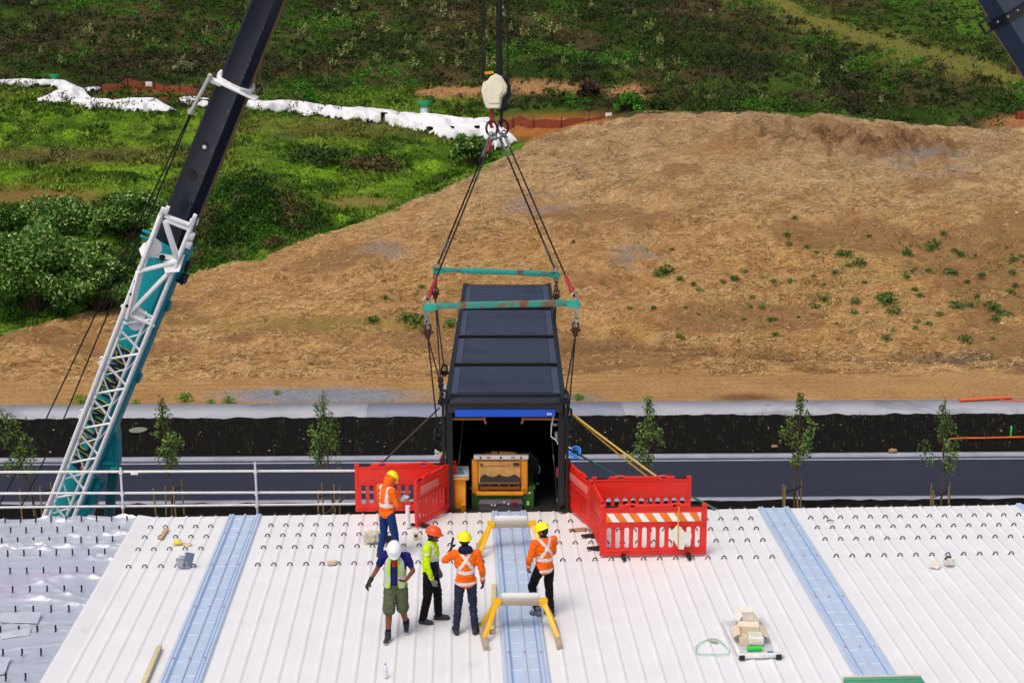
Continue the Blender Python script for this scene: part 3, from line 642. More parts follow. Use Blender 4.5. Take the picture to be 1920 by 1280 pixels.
def boomsec(b, p0, p1, w0, w1, a, w, n, mi=0, sect=SECT):
    k = len(sect); vs = [p+w*(x*s)+n*(z*s) for p, s in ((p0, w0), (p1, w1)) for x, z in sect]
    b.add(vs, [(i, (i+1) % k, k+(i+1) % k, k+i) for i in range(k)]+[tuple(range(k-1, -1, -1)), tuple(range(k, 2*k))], mi)
b = MB(); boomsec(b, foot0, AP(466), 1.02, 1.0, aA, wA, nA); b.build('base_boom', m_teal, ca, smooth=25)
b = MB(); boomsec(b, AP(480), AP(470)+aA*.25, 1.12, 1.12, aA, wA, nA)
b.build('boom_collar', m_teal, ca, smooth=25)
for y in (500, 560, 695): b = MB(); q = AP(y)+wA*.5; b.box(q, (.12, .12, .3), frame(aA), ch=.02); b.build('boom_lug', m_teal, ca)
for y in (448, 458): b = MB(); q = AP(y)-wA*.62+nA*.2; b.cyl(q-wA*.16, q+wA*.12, .045, n=8); b.build('boom_pin', m_teal, ca)
b = MB(); q = AP(505)+wA*.58; b.box(q, (.2, .22, .3), frame(aA), ch=.03); b.cyl(q+aA*.2, q+aA*.5, .05, n=8); b.build('cable_box', m_dark, ca)
b = MB(); boomsec(b, AP(470), AP(165), .88, .86, aA, wA, nA)
for k in range(34):     # worn pad marks along the edge
    y = 400-k*7.2+random.uniform(-2, 2); p = AP(y)+(-wA*.415+nA*.155)*.88; h = random.uniform(.05, .22)
    if random.random() < .6 and y > 170: b.box(p, (.012, .016, h), frame(aA, nA), mi=1)
    if random.random() < .35 and y > 170: b.box(AP(y)+(wA*.1+nA*.318)*.87, (.01, .012, h*.6), frame(aA, nA), mi=1)
o = b.build('telescopic_boom', [m_bblk, M('scuffed_edge', '8C9098', rough=.5)], ca, smooth=25)
c = AP(272)+(-wA*.14+nA*.30)*.88; b = MB(); b.cyl(c, c+nA*.02, .11, n=14, mi=0); b.cyl(c, c+nA*.035, .05, n=12, mi=1); b.build('pin_cap', [m_dark, m_wht], ca)
c = AP(327)+(-wA*.14+nA*.30)*.88; b = MB(); b.cyl(c, c+nA*.02, .13, n=14); b.build('pin_cap', m_dark, ca)
b = MB(); boomsec(b, AP(165), tip, .80, .62, aA, wA, nA)
for k in range(24):
    y = 150-k*7+random.uniform(-2, 2); p = AP(y)+(-wA*.415+nA*.155)*.79
    if random.random() < .45: b.box(p, (.012, .016, random.uniform(.05, .2)), frame(aA, nA), mi=1)
    if random.random() < .25: b.box(AP(y)+(wA*.16+nA*.325)*.79, (.01, .012, .05), frame(aA, nA), mi=1)
b.build('telescopic_boom', [m_bblk, M('scuffed_edge', '8C9098')], ca, smooth=25)
b = MB(); boomsec(b, AP(160), AP(160)+aA*.10, .96, .96, aA, wA, nA); q = AP(163)
b.box(q-wA*.45+nA*.18, (.3, .2, .1), frame(aA, nA), ch=.02); b.box(q+wA*.5+nA*.1, (.25, .1, .08), frame(aA, nA), ch=.02); b.bar(AP(160)-wA*.55+nA*.25, AP(160)+wA*.6+nA*.4, .05, .07, ch=.015)
b.build('rope_guide_ring', m_wht, ca, smooth=25)
r0, r1 = P(394, 143, AD(150)-.35), P(356, 214, AD(200)-.5); b = MB(); b.cyl(r0, r1, .05, n=8); b.cyl(r1, r1+(r0-r1)*.12, .075, n=8); b.sph(r0, .07, n=8, m=6); b.build('guide_strut', M('pale_steel', 'A8A8A4', rough=.5), ca)
for xs in ((356, 216, 86, 786, 20, 905), (358, 216, 119, 786, 62, 905)):
    b = MB(); b.tube([P(xs[0], xs[1], AD(200)-.5), P(xs[2], xs[3], 42.6), P(xs[4], xs[5], 43.5), P(xs[4]-55, xs[5]+110, 44.2)], .02, 5); b.build('rope', m_rope, ca)
b = MB(); b.tube([P(457, 0, AD(0)-.5), P(410, 120, AD(120)-.5)], .018, 5); b.build('rope', m_rope, ca)
# white lattice jib stowed on the side of the base boom
FL = lambda y: P(303+(y-400)*(-219/566), y, AD(y)-1.0); FR = lambda y: P(364+(y-411)*(-226/560), y, AD(y)-1.0)
RL = lambda y: P(303+(y-400)*(-219/566)+8, y+3, AD(y)-.55); RR = lambda y: P(364+(y-411)*(-226/560)-16, y+3, AD(y)-.55)
jb = MB()
jb.cyl(FL(1060), FL(500), .072, n=10); jb.cyl(FR(1060), FR(414), .062, n=10); jb.cyl(RL(1060), RL(600), .035, n=8); jb.cyl(RR(1060), RR(600), .042, n=8)
ys_ = [604+65*k for k in range(8)]
for k, y in enumerate(ys_):
    jb.cyl(FL(y+5), FR(y-6), .034, n=6); jb.cyl(FL(y+9), FR(y+55), .034, n=6)
    y2 = y+26; jb.cyl(RL(y2+5), RR(y2-6), .022, n=6); jb.cyl(RL(y2+9), RR(y2+55), .022, n=6)
    jb.cyl(FR(y), RR(y+26), .018, n=5); jb.cyl(FL(y), RL(y+26), .018, n=5)
jib = jb.build('lattice_jib', m_wht, ca)
def JP(x, y, k=1.0): return P(x, y, AD(y)-k)
b = MB()
b.bar(JP(303, 400), JP(262, 508), .13, .1, ch=.02); b.bar(JP(309, 404), JP(360, 423), .085, .1, ch=.015); b.bar(JP(310, 412), JP(358, 431), .085, .1, ch=.015)
b.bar(JP(309, 413), JP(334, 490), .15, .1, ch=.02); b.bar(JP(364, 411), JP(332, 492), .1, .1, ch=.015); b.bar(JP(262, 508), JP(334, 490), .14, .1, ch=.02)
b.bar(JP(333, 494), JP(243, 588), .15, .1, ch=.02); b.bar(JP(262, 508), JP(240, 598), .18, .12, ch=.02)
b.bar(JP(272, 583), JP(288, 610), .05, ch=.01); b.bar(JP(245, 590), JP(290, 611), .11, .08, ch=.015); b.bar(JP(255, 578), JP(293, 598), .06, .06, ch=.01)
b.prism([(0, 0), (-26, 6), (-22, 24), (4, 22), (14, -8)], JP(332, 487, .98), CR*(AD(490)/FPX), -CU*(AD(490)/FPX), -nA*.08)
for (x, y) in ((304, 396), (313, 394), (364, 409), (358, 418)): b.box(JP(x, y, 1.02), (.1, .09, .22), frame(aA, nA), ch=.02)
b.cyl(JP(372, 410, 1.), JP(369, 422, 1.), .015, n=6)
for (x, y) in ((352, 458), (357, 442)): b.box(JP(x, y, .98), (.2, .14, .2), frame(aA, nA), ch=.03)
b.build('jib_head_frame', m_wht, jib)
for (x, y) in ((191.5, 672), (188, 681), (154, 771), (150.5, 782), (231, 575)): b = MB(); b.ring(JP(x, y, .98), .05, .02, frame(nA), n=10, m=5); b.build('eyelet', m_wht, jib)
for (x, y, r) in ((288, 463, .21), (258, 590, .2), (254, 606, .18)):
    c = JP(x, y, .9); b = MB(); b.cyl(c-nA*.04, c+nA*.05, r, n=24); b.cyl(c+nA*.05, c+nA*.065, r*.82, n=24); b.cyl(c, c+nA*.09, .035, n=8); b.build('sheave', m_wht, jib)
b = MB(); b.prism([(-10, 12), (-15, -2), (-8, -12), (4, -14), (8, 0), (-4, 30), (-14, 28)], JP(276, 470, .86), CR*(AD(470)/FPX), -CU*(AD(470)/FPX), -nA*.06); b.bar(JP(272, 476, .8), JP(330, 484, .8), .22, .08); b.build('sheave_plate', m_wht, jib)
b = MB()
for (x, y, r) in ((304, 483, .075), (254, 528, .04), (246, 551, .04), (238, 573, .045)): c = JP(x, y, 1.06); b.cyl(c-nA*.03, c+nA*.02, r, n=12)
tag(b.build('pin_hole', m_dark, jib), kind=None)
# lettering on the teal boom face, reading up the boom
LT = 'AUCKLAND CRANES'
cu = bpy.data.curves.new('lettering', 'FONT'); cu.body = LT; cu.size = 1.; cu.shear = .12; cu.offset = .045; cu.extrude = .004; cu.space_character = 1.12
to = bpy.data.objects.new('lettering', cu); COL.objects.link(to)
me0 = bpy.data.meshes.new_from_object(to.evaluated_get(bpy.context.evaluated_depsgraph_get())); bpy.data.objects.remove(to)
tv = [v.co.copy() for v in me0.vertices]; tf = [list(f.vertices) for f in me0.polygons]
tx0, tx1 = min(v.x for v in tv), max(v.x for v in tv)
A0, A1 = AP(872), AP(645); La = (A1-A0).length; sx = La/(tx1-tx0)
fp, fq = (-wA*.44+nA*.17)*1.015, (-wA*.1+nA*.30)*1.015; fq2 = (wA*.16+nA*.33)*1.015; fu = (fp-fq2).normalized(); fn = (aA.cross(fu)).normalized(); fn = fn if fn.dot(nA) > 0 else -fn
hs = .46/.72
def tmap(v, dz, off=Vector((0, 0, 0))): return A0 + aA*((v.x-tx0)*sx) + (wA*.16+nA*.33)*1.02 + fu*(.10+v.y*hs) + fn*(.055+dz+v.z*.5) + off
b = MB(); b.add([tmap(v, .0, aA*.02-fu*.032) for v in tv], tf, 1); b.add([tmap(v, .014) for v in tv], tf, 0)
b.build('lettering', [M('navy_lettering', '10123C', rough=.45), M('yellow_lettering', 'D8D028', rough=.45)], ca, smooth=0)
# lift cylinder, bracket, superstructure
b = MB(); dd = lambda y: AD(y)-.1
q = [P(x, y, dd(y)) for x, y in ((206, 772), (221, 828), (222, 872), (221, 884), (186, 884), (172, 880), (165, 865))]; b.add(q+[v-nA*.55 for v in q], [tuple(range(7)), tuple(range(13, 6, -1))]+[(i, (i+1) % 7, 7+(i+1) % 7, 7+i) for i in range(7)])
q0, q1 = P(214, 830, dd(830)-.06), P(183, 868, dd(868)-.06); b.bar(P(186, 866, dd(866)-.03), P(222, 871, dd(871)-.03), .05, .1); b.bar(P(204, 825, dd(825)-.03), P(213, 868, dd(868)-.03), .05, .05)
b.cyl(P(207, 880, dd(880)-.05), P(222, 880, dd(880)-.05), .1, n=12); b.build('cylinder_bracket', m_teal, ca, bev=.012, smooth=25)
b = MB(); b.cyl(P(213, 884, dd(884)+.2), P(203, 985, dd(960)+.3), .14, n=14); c1 = P(195, 1100, dd(1010)+.6); b.cyl(P(203, 985, dd(960)+.3), c1, .2, n=14); b.build('lift_cylinder', m_tealD, ca)
b = MB(); b.bar(P(186, 900, AD(900)+.1), P(160, 968, AD(968)+.1), .34, .3, ch=.04); b.box(P(158, 958, AD(958)-.1), (.3, .25, .34), frame(aA, nA), ch=.06); b.box(P(168, 925, AD(925)-.1), (.16, .12, .16), frame(aA, nA), ch=.03); b.build('boom_foot_guard', m_teal, ca)
u0 = Vector((foot0.x, foot0.y, GZ)); hd = Vector((aA.x, aA.y, 0)).normalized(); hy = math.atan2(hd.y, hd.x)
def cbx(b, x, y, z, s, mi=0, ch=.05): b.box(u0+Matrix.Rotation(hy, 3, 'Z') @ Vector((x, y, z)), s, Matrix.Rotation(hy, 3, 'Z'), mi=mi, ch=ch)
b = MB(); cbx(b, 0, 0, 2.3, (3.6, 2.4, 1.0)); cbx(b, -2.2, 0, 2.6, (1.2, 2.5, 1.4)); cbx(b, .6, 1.6, 2.6, (1.8, .9, 1.5)); b.build('superstructure', m_teal, ca)
b = MB(); cbx(b, 1.2, 0, 1.25, (11, 2.4, .7)); cbx(b, 6.2, 0, 1.6, (1.4, 2.5, 1.4)); b.build('carrier', m_teal, ca)
for x in (-3.2, -1.6, 3.2, 4.8):
    for y in (-1.1, 1.1):
        b = MB(); c = u0+Matrix.Rotation(hy, 3, 'Z') @ Vector((x, y, .62)); ax = Matrix.Rotation(hy, 3, 'Z') @ Vector((0, .2, 0)); b.cyl(c-ax, c+ax, .6, n=20); b.build('wheel', m_rub, ca)
# second crane: only its boom reaches into the picture
BX2 = lambda y: 1880+.635*y
yt2 = (945-1880)/.635; r2 = ray(945, yt2); tip2 = P(945, yt2, (HY+.6)/r2.y); AD2 = axis_depth(0, 145, 37., 0, yt2, (HY+.6)/r2.y)
AP2 = lambda y: P(BX2(y), y, AD2(y)); a2 = (tip2-AP2(145)).normalized(); v2 = (AP2(60)-CAM).normalized(); n2_ = (-v2+a2*v2.dot(a2)).normalized(); w2_ = a2.cross(n2_).normalized()
if w2_.dot(CR) < 0: w2_ = -w2_
ft2 = AP2(145) - a2*((AP2(145).z-(GZ+2.5))/a2.z)
cb2 = thing('mobile_crane', 'dark blue-black crane boom crossing the top right corner, in front of the scrubby hillside', 'crane', (ft2.x, ft2.y, GZ))
SEC2 = [(-.5, -.2), (-.47, .08), (-.12, .32), (.4, .30), (.5, .1), (.45, -.45), (.1, -.6), (-.35, -.5)]
m_b2 = M('blue_black_boom', '2A3850', rough=.3, var=.25, scale=2, alt='1C2433', altw=.4, alts=2, spec=.6, stretch=(3, 3, .6))
b = MB(); boomsec(b, ft2, AP2(22), 1.15, 1.12, a2, w2_, n2_, sect=SEC2); b.build('base_boom', m_b2, cb2, smooth=25)
b = MB(); boomsec(b, AP2(24), tip2, .98, .7, a2, w2_, n2_, sect=SEC2); b.build('telescopic_boom', m_b2, cb2, smooth=25)
b = MB(); boomsec(b, AP2(30), AP2(16), 1.2, 1.2, a2, w2_, n2_, sect=SEC2); q = AP2(30)-w2_*.62+n2_*.05; b.bar(q-w2_*.12, q+w2_*.1, .06); b.bar(q-w2_*.1, q-w2_*.1+a2*.3, .05); b.bar(q-w2_*.12+a2*.3, q+w2_*.1+a2*.3, .05)
for t in (-.35, -.1, .15, .35): b.sph(AP2(20)+w2_*t+n2_*(.30 if t < -.2 else .39), .035, n=8, m=5, mi=1)
b.build('boom_collar', [m_dark, m_gst], cb2, smooth=25)
b = MB(); c = AP2(62)+w2_*.2+n2_*.36; b.cyl(c, c+n2_*.02, .04, n=10); b.build('pin_hole', m_dark, cb2)
# ================================================================== RIGGING
m_hookw = M('chipped_cream_paint', 'DCD4BC', rough=.55, var=.12, scale=6, alt='6E4A2C', altw=.30, alts=9)
m_hookb = M('black_block_paint', '1B1C1F', rough=.45, var=.3, scale=5)
m_redh = M('red_hook_paint', '9C2026', rough=.5, var=.25, scale=10)
m_ring = M('rusty_forged_steel', '4A2E22', rough=.65, metal=.3, var=.35, scale=12)
m_shk = M('galvanised_shackle', '9A9C9A', rough=.4, metal=.6, var=.2, scale=10)
m_green = M('worn_green_beam', '2E8C7C', rough=.55, var=.15, scale=4, alt='7A4A2E', altw=.44, alts=3.2)
DH = P(925, 170, 35.2).dot(Vector((0, 0, 0))) or 35.2
sc_ = 35.2/FPX
def hp(x, y, k=0.): return P(x, y, 35.2-k)
hb = thing('hook_block', 'chipped cream hook block with a red shank, hanging from the crane ropes', 'hook block', hp(922, 205))
EX, EY, EZ = CR, -CU, _F
b = MB(); pl = [(-8, -1), (-2, -9), (8, -14), (17, -9), (20, -3), (26, 8), (25, 20), (17, 30), (14, 50), (12, 51), (-8, 51), (-12, 47), (-17, 30), (-20, 18), (-16, 2)]
b.prism([(x*sc_, y*sc_) for x, y in pl], hp(922, 152), EX, EY, EZ*.10)
b.prism([(x*sc_*.8+2*sc_, (y-15)*sc_*.78+14*sc_) for x, y in pl], hp(922, 152, .02), EX, EY, EZ*.03)
side = b.build('cheek_plate', m_hookw, hb, smooth=0, bev=.012)
b = MB(); b.prism([(x*sc_, y*sc_) for x, y in pl], hp(925, 153, -.32), EX, EY, EZ*.08); b.build('cheek_plate', m_hookw, hb, smooth=0, bev=.01)
b = MB(); b.cyl(hp(924, 165, -.1), hp(924, 165, -.32), .26, n=24); b.build('sheave', m_hookb, hb)
b = MB(); b.cyl(hp(922, 202, -.18), hp(922, 224, -.18), .045, n=10); b.tube([hp(922, 224, -.18), hp(920, 232, -.18), hp(922, 239, -.18), hp(926, 238, -.18)], [.05, .045, .04, .02], 8); b.build('hook', m_redh, hb)
b = MB(); b.box(hp(914, 137, -.1), (.12, .12, .05)); b.box(hp(921, 136, -.1), (.1, .1, .05)); b.build('yellow_lug', m_yel, hb)
topA = tip+Vector((0, 0, 0))
for x in (904.5, 909, 931.5, 935):
    b = MB(); p0 = hp(x, 148, -.2); b.cyl(p0, P(x-.5, -60, 35.0), .016 if x in (909, 931.5) else .021, n=6); e = P(x-.5, -60, 35.0); b.cyl(e, Vector((tip.x+(x-920)*.004, tip.y, tip.z-.5)), .02, n=6); b.build('hoist_rope', m_rope, hb)
hb2 = thing('hook_block', 'black hook block hanging just behind the cream one', 'hook block', P(945, 205, 35.9))
def hp2(x, y, k=0.): return P(x, y, 35.9-k)
b = MB(); pl2 = [(-8, -12), (2, -16), (10, -6), (15, 4), (15, 25), (9, 34), (8, 52), (-12, 52), (-14, 20)]; b.prism([(x*sc_, y*sc_) for x, y in pl2], hp2(943, 155), EX, EY, EZ*.3)
b.box(hp2(952, 168, .05), (.06, .1, .3), ch=.01); b.bar(hp2(950, 172, .05), hp2(957, 160, .05), .05); b.bar(hp2(944, 145, .03), hp2(952, 150, .03), .09); b.box(hp2(945, 198, .05), (.2, .1, .12), ch=.02)
b.build('cheek_plate', m_hookb, hb2, smooth=0, bev=.015)
b = MB(); b.cyl(hp2(940, 207, -.1), hp2(940, 230, -.1), .04, n=10); b.tube([hp2(940, 230, -.1), hp2(939, 236, -.1), hp2(942, 238, -.1)], .035, 8); b.build('hook', m_hookb, hb2)
for x in (938, 940.5, 952.5):
    b = MB(); b.cyl(hp2(x, 150, -.1), P(x-.4, -60, 35.6), .022 if x < 950 else .018, n=6); b.cyl(P(x-.4, -60, 35.6), Vector((tip2.x+(x-945)*.004, tip2.y, tip2.z-.5)), .02, n=6); b.build('hoist_rope', m_rope, hb2)
fr_im = Matrix((CR, CU, -_F)).transposed()
for (cx, cy, dd_, lab) in ((922, 241, 35.35, 'rusty oval lifting ring on the red hook'), (943, 239, 35.95, 'dark oval lifting ring on the black hook')):
    b = MB(); b.ring(P(cx, cy, dd_), .155, .028, fr_im @ Matrix.Rotation(.25, 3, 'Y'), n=24, m=8, sx=.82, sy=1.08); single(b, 'lifting_ring', m_ring, lab, 'ring')
ends = {'fl': (799, 568, 31.2), 'fr': (1079, 560, 31.0), 'rl': (819, 500, 38.), 'rr': (1042, 508, 38.)}
def shackle(b, p, s=1., rot=0., mi=0):
    R = fr_im @ Matrix.Rotation(rot, 3, 'Y'); p = Vector(p)
    b.tube([p+R @ Vector((x*s, y*s, 0)) for x, y in ((-.045, -.06), (-.055, 0), (-.045, .05), (0, .075), (.045, .05), (.055, 0), (.045, -.06))], .017*s, 6, mi); b.cyl(p+R @ Vector((-.085*s, -.06*s, 0)), p+R @ Vector((.085*s, -.06*s, 0)), .02*s, n=8, mi=mi)
def sling(kind, sx, sy, sd, key, red, lab):
    e = P(*ends[key]); s = P(sx, sy, sd); o = thing('wire_sling', lab, 'sling', s, group='wire rope slings of the lifting gear'); d = (e-s); L = d.length; u = d/L
    b = MB(); shackle(b, s, 1.1, .6); b.cyl(s+u*.05, s+u*.16, .04, n=8); b.build('shackle', m_shk, o)
    b = MB(); b.cyl(s+u*.2, s+u*.62, .036, n=8); b.build('sleeve', m_redh if red == 2 else m_shk, o)
    b = MB(); off = CR*.0; b.cyl(s+u*.1, e-u*.1, .021, n=6); b.build('rope', m_rope, o)
    b = MB(); 
    if red: b.cyl(e-u*.75, e-u*.3, .04, n=8); b.cyl(e-u*.32, e-u*.1, .055, .03, n=8)
    else: b.cyl(e-u*.9, e-u*.5, .034, n=8); b.bar(e-u*.5, e-u*.1, .05, .02)
    b.build('end_fitting', m_redh if red else m_shk, o); b = MB(); shackle(b, e-u*.06, 1.2, .4); b.build('shackle', m_shk, o)
sling('f', 921, 254, 35.3, 'rl', 0, 'left wire sling from the rings to the far spreader bar')
sling('f', 925, 256, 35.3, 'fl', 2, 'left wire sling with a red end fitting, running to the near spreader bar')
sling('f', 935, 254, 35.6, 'rr', 0, 'right wire sling from the rings to the far spreader bar')
sling('f', 945, 251, 35.8, 'fr', 1, 'right wire sling with a red end fitting, running to the near spreader bar')
def spreader(l, r, lab, m):
    a, c = P(*l), P(*r); o = thing('spreader_bar', lab, 'spreader bar', (a+c)/2, group='spreader bars above the container'); d = c-a; u = d.normalized(); up = Vector((0, 0, 1))
    b = MB(); b.bar(a+u*.22, c-u*.22, .085, .105, ch=.012, up=up)
    b.bar(a+u*.62, c-u*.3, .105, .125, ch=.012, up=up); b.build('beam', m, o)
    for e, s in ((a, 1), (c, -1)):
        b = MB(); b.prism([(-.06*s, -.11), (.08*s, -.11), (.34*s, -.05), (.34*s, .055), (.0, .05), (-.06*s, .0)], e+Vector((0, -.03, 0)), u, up, Vector((0, .06, 0))); b.build('end_lug', M('teal_lug', '2A9C8C', rough=.5, var=.2), o, bev=.006)
    return o
spreader((798, 574, 31.2), (1082, 567, 31.0), 'worn green spreader bar nearest the camera, patched with rust', m_green)
spreader((816, 505, 38.), (1046, 514, 38.), 'teal spreader bar above the far part of the container', M('worn_teal_beam', '2AA296', rough=.5, var=.15, scale=4, alt='7A5040', altw=.38, alts=2.6))
def dropset(x, y, d, chain, legs, lab, blue=False):
    s = P(x, y, d); o = thing('wire_sling', lab, 'sling', s, group='wire rope slings of the lifting gear')
    b = MB(); p = s.copy(); q = P(*chain); n = 4
    for k in range(n):
        c = s.lerp(q, (k+.5)/n); b.ring(c, .055, .017, fr_im @ Matrix.Rotation((k % 2)*1.5+.2, 3, 'Y'), n=12, m=5, sx=.7, sy=1.25)
    b.build('chain', m_ring if not blue else m_shk, o); b = MB(); b.cyl(q-Vector((0, 0, .02)), q-Vector((0, 0, .2)), .05, n=8); shackle(b, q, 1.3, .5); b.box(q-Vector((0, 0, .12)), (.13, .05, .05), ch=.01); b.build('shackle', m_ring, o)
    q2 = q-Vector((0, 0, .18))
    for lg in legs:
        b = MB(); pts = [q2]+[P(*t) if len(t) == 3 else ROOT[ct] @ Vector(t[:3]) for t in lg]; b.tube(pts, .017, 6); b.build('rope', m_rope, o)
        e = pts[-1]; b = MB(); shackle(b, e, 1.6, .8); b.ring(e-Vector((0, 0, .1)), .06, .02, fr_im, n=12, m=5); b.build('hook', m_dark, o)
dropset(798, 582, 31.2, (802, 616, 31.2), [[(832, 742, 31.0)], [(821, 812, 31.4)]], 'double wire sling under the left end of the near spreader bar', True)
dropset(1081, 576, 31.0, (1079, 612, 31.0), [[(1059, 742, 31.0)], [(1066, 775, 31.2)]], 'double wire sling under the right end of the near spreader bar', True)
dropset(816, 515, 38., (816, 545, 38.), [[(833, 692, 37.6)], [(826, 712, 37.4), (830, 748, 36.5)]], 'double wire sling under the left end of the far spreader bar')
dropset(1043, 522, 38., (1043, 550, 38.), [[(1030, 655, 38.6)], [(1036, 690, 38.2)]], 'double wire sling under the right end of the far spreader bar')
b = MB()
for k in range(7): b.ring(P(826+k*.7, 712+k*6, 36.9), .07, .026, fr_im @ Matrix.Rotation(k*1.4, 3, 'Y'), n=12, m=5, sx=.75, sy=1.1)
single(b, 'chain', m_dark, 'heavy dark chain hanging beside the left side of the container', 'chain')
# tag lines
m_yrope = M('yellow_rope', 'D8BC5A', rough=.6, var=.15, scale=30); m_grope = M('green_strap', '1F5A48', rough=.6, var=.15); m_brope = M('brown_rope', '4A382E', rough=.7, var=.2)
def rope(name, pts, r, m, lab, sag=0.):
    a, c = Vector(pts[0]), Vector(pts[-1]); 
    if len(pts) == 2: pts = [a.lerp(c, t/8)-Vector((0, 0, sag*4*(t/8)*(1-t/8))) for t in range(9)]
    b = MB(); b.tube(pts, r, 6); return single(b, name, m, lab, 'rope')
rope('rope', [Q(1064, 769, 30.6), Q(1262, 928, 29.9)], .019, M('ochre_rope', 'B08A3A', rough=.7, var=.2), 'thin ochre rope from the container corner down behind the red barrier', .06)
rope('rope', [Q(1066, 770, 30.5), Q(1290, 934, 29.9)], .022, m_yrope, 'pale yellow rope from the container corner down behind the red barrier', .03)
rope('tag_strap', [Q(1060, 838, 30.6), Q(1160, 893, 30.5), Q(1294, 929, 30.35), atZ(1342, 954, .04)], .024, m_grope, 'dark green strap sloping from the container to the roof edge on the right')
rope('rope', [Q(824, 764, 30.7), Q(722, 862, 30.9), Q(632, 946, 31.1), Q(604, 968, 31.2)], .02, m_brope, 'brown rope sloping from the container down to the left behind the barrier')
b = MB(); 
for k in range(7):
    a = Q(818+random.uniform(-6, 14), 852+random.uniform(-4, 5), 30.3); b.tube([a, a+Vector((random.uniform(-.08, .08), -.04, random.uniform(.02, .08))), a+Vector((random.uniform(-.16, .16), -.05, random.uniform(-.05, .05)))], .018, 6)
single(b, 'rag_bundle', M('pale_rag', 'CFC6B8', rough=.8, var=.15), 'pale rope and rag bundle on top of the red barrier by the container', 'rag')
b = MB(); a = Q(828, 858, 30.25); b.cyl(a, a-Vector((.02, 0, .2)), .04, n=8); b.cyl(a, a+Vector((.02, 0, .07)), .02, n=8); single(b, 'shackle', m_redh, 'red lifting fitting hanging at the left foot of the container', 'fitting')
# arrow card on a yellow string
fb = atZ(1224, 1044); b = MB(); c0 = Q(1277, 1004, 27.33); s = c0.y and (proj(c0)[2]/FPX); arrow = [(-6, -24), (-23, -6), (-10, 12), (-8, 25), (0, 26), (2, 17), (10, 10), (18, 2), (14, -8), (8, -2)]
arrow = [(-7, -23), (-22, -5), (-4, 26), (5, 27), (9, 14), (15, 16), (20, 2), (17, -14), (9, -6)]
b.prism([(x*s, -y*s) for x, y in arrow], c0, Vector((1, -.04, 0)), Vector((0, 0, 1)), Vector((0, -.012, 0)))
single(b, 'arrow_card', M('cream_card', 'DEDDD2', rough=.6, var=.04), 'cream arrow-shaped card hanging on the striped red barrier', 'sign', smooth=0)
b = MB(); a, e = Q(1273, 950, 27.34), Q(1271.5, 1026, 27.31); b.tube([a, Q(1271.5, 978, 27.31), e], .012, 5); single(b, 'string', M('yellow_string', 'D9A53A', rough=.7), 'yellow string tied to the handle of the striped barrier', 'string')
# ================================================================== PEOPLE
DG = lambda: bpy.context.evaluated_depsgraph_get()
def blob(name, prims, mats, parent, vox=.012, sm=3, pick=None, mat4=None):
    """continuous skin over capsules and ellipsoids: union by voxel remesh, then smoothed; pick(p) chooses the material"""
    b = MB()
    for p in prims:
        if p[0] == 'e': b.sph(p[1], p[2], p[3] if len(p) > 3 else None, n=16, m=10)
        else:
            a, c, ra, rb = Vector(p[1]), Vector(p[2]), p[3], p[4]
            if (c-a).length > 1e-4:
                L = (c-a).length; k = (ra-rb)/L if abs(ra-rb) < L else 0; b.cyl(a, c, ra, rb, n=14)
            b.sph(a, ra, n=14, m=8); b.sph(c, rb, n=14, m=8)
    me = bpy.data.meshes.new(name); me.from_pydata([tuple(v) for v in b.v], [], b.f)
    o = bpy.data.objects.new(name, me); COL.objects.link(o)
    r = o.modifiers.new('r', 'REMESH'); r.mode = 'VOXEL'; r.voxel_size = vox
    if sm: s = o.modifiers.new('s', 'SMOOTH'); s.factor = .5; s.iterations = sm
    nm = bpy.data.meshes.new_from_object(o.evaluated_get(DG())); bpy.data.objects.remove(o); bpy.data.meshes.remove(me); nm.name = name
    nm.materials.clear()
    for m in mats: nm.materials.append(m)
    nm.polygons.foreach_set('use_smooth', [True]*len(nm.polygons))
    if pick: nm.polygons.foreach_set('material_index', [pick(f.center, f.normal) for f in nm.polygons])
    if name in ('jacket', 'trousers', 'shorts', 'polo_shirt', 'hood'):
        from mathutils import noise as mnoise
        ns = [v.normal.copy() for v in nm.vertices]
        for v, nn in zip(nm.vertices, ns):
            q = v.co; w_ = mnoise.noise(V3((q.x*7, q.y*7, q.z*13)))+.6*mnoise.noise(V3((q.x*15+5, q.y*15, q.z*26)))
            v.co = q + nn*(abs(w_)*-.022+.006)
    ob = bpy.data.objects.new(name, nm); COL.objects.link(ob)
    if parent is not None: ob.parent = parent; ROOT[ob] = ROOT[parent]
    elif mat4 is not None: ob.matrix_world = mat4; ROOT[ob] = mat4
    return ob
def hand(w, d, n, curl=.5, sgn=1, fat=1.):
    """palm, four fingers of different lengths, thumb; d = pointing direction, n = palm side, sgn = thumb side"""
    w = Vector(w); d = Vector(d).normalized(); n = Vector(n); n = (n-d*n.dot(d)).normalized(); s = d.cross(n)*sgn; P_ = []
    k = w+d*.085
    for t in (-.026, -.009, .009, .026): P_.append(('c', w+s*t*.8+d*.01, k+s*t, .014*fat, .0125*fat))
    for t, L in ((.031, .066), (.010, .078), (-.011, .072), (-.031, .056)):
        a = k+s*t; c1 = curl*(.8+.25*(t < 0)); d1 = (d*math.cos(c1)+n*math.sin(c1)); m = a+d1*L*.52; d2 = d*math.cos(c1*2.1)+n*math.sin(c1*2.1); e = m+d2*L*.48
        P_ += [('c', a, m, .0105*fat, .0095*fat), ('c', m, e, .0095*fat, .008*fat)]
    a = w+d*.025+s*.03; m = a+(d*.6+s*.7+n*.25)*.038; e = m+(d*.9+s*.15+n*.45)*.034; P_ += [('c', a, m, .0135*fat, .0115*fat), ('c', m, e, .011*fat, .009*fat)]
    return P_
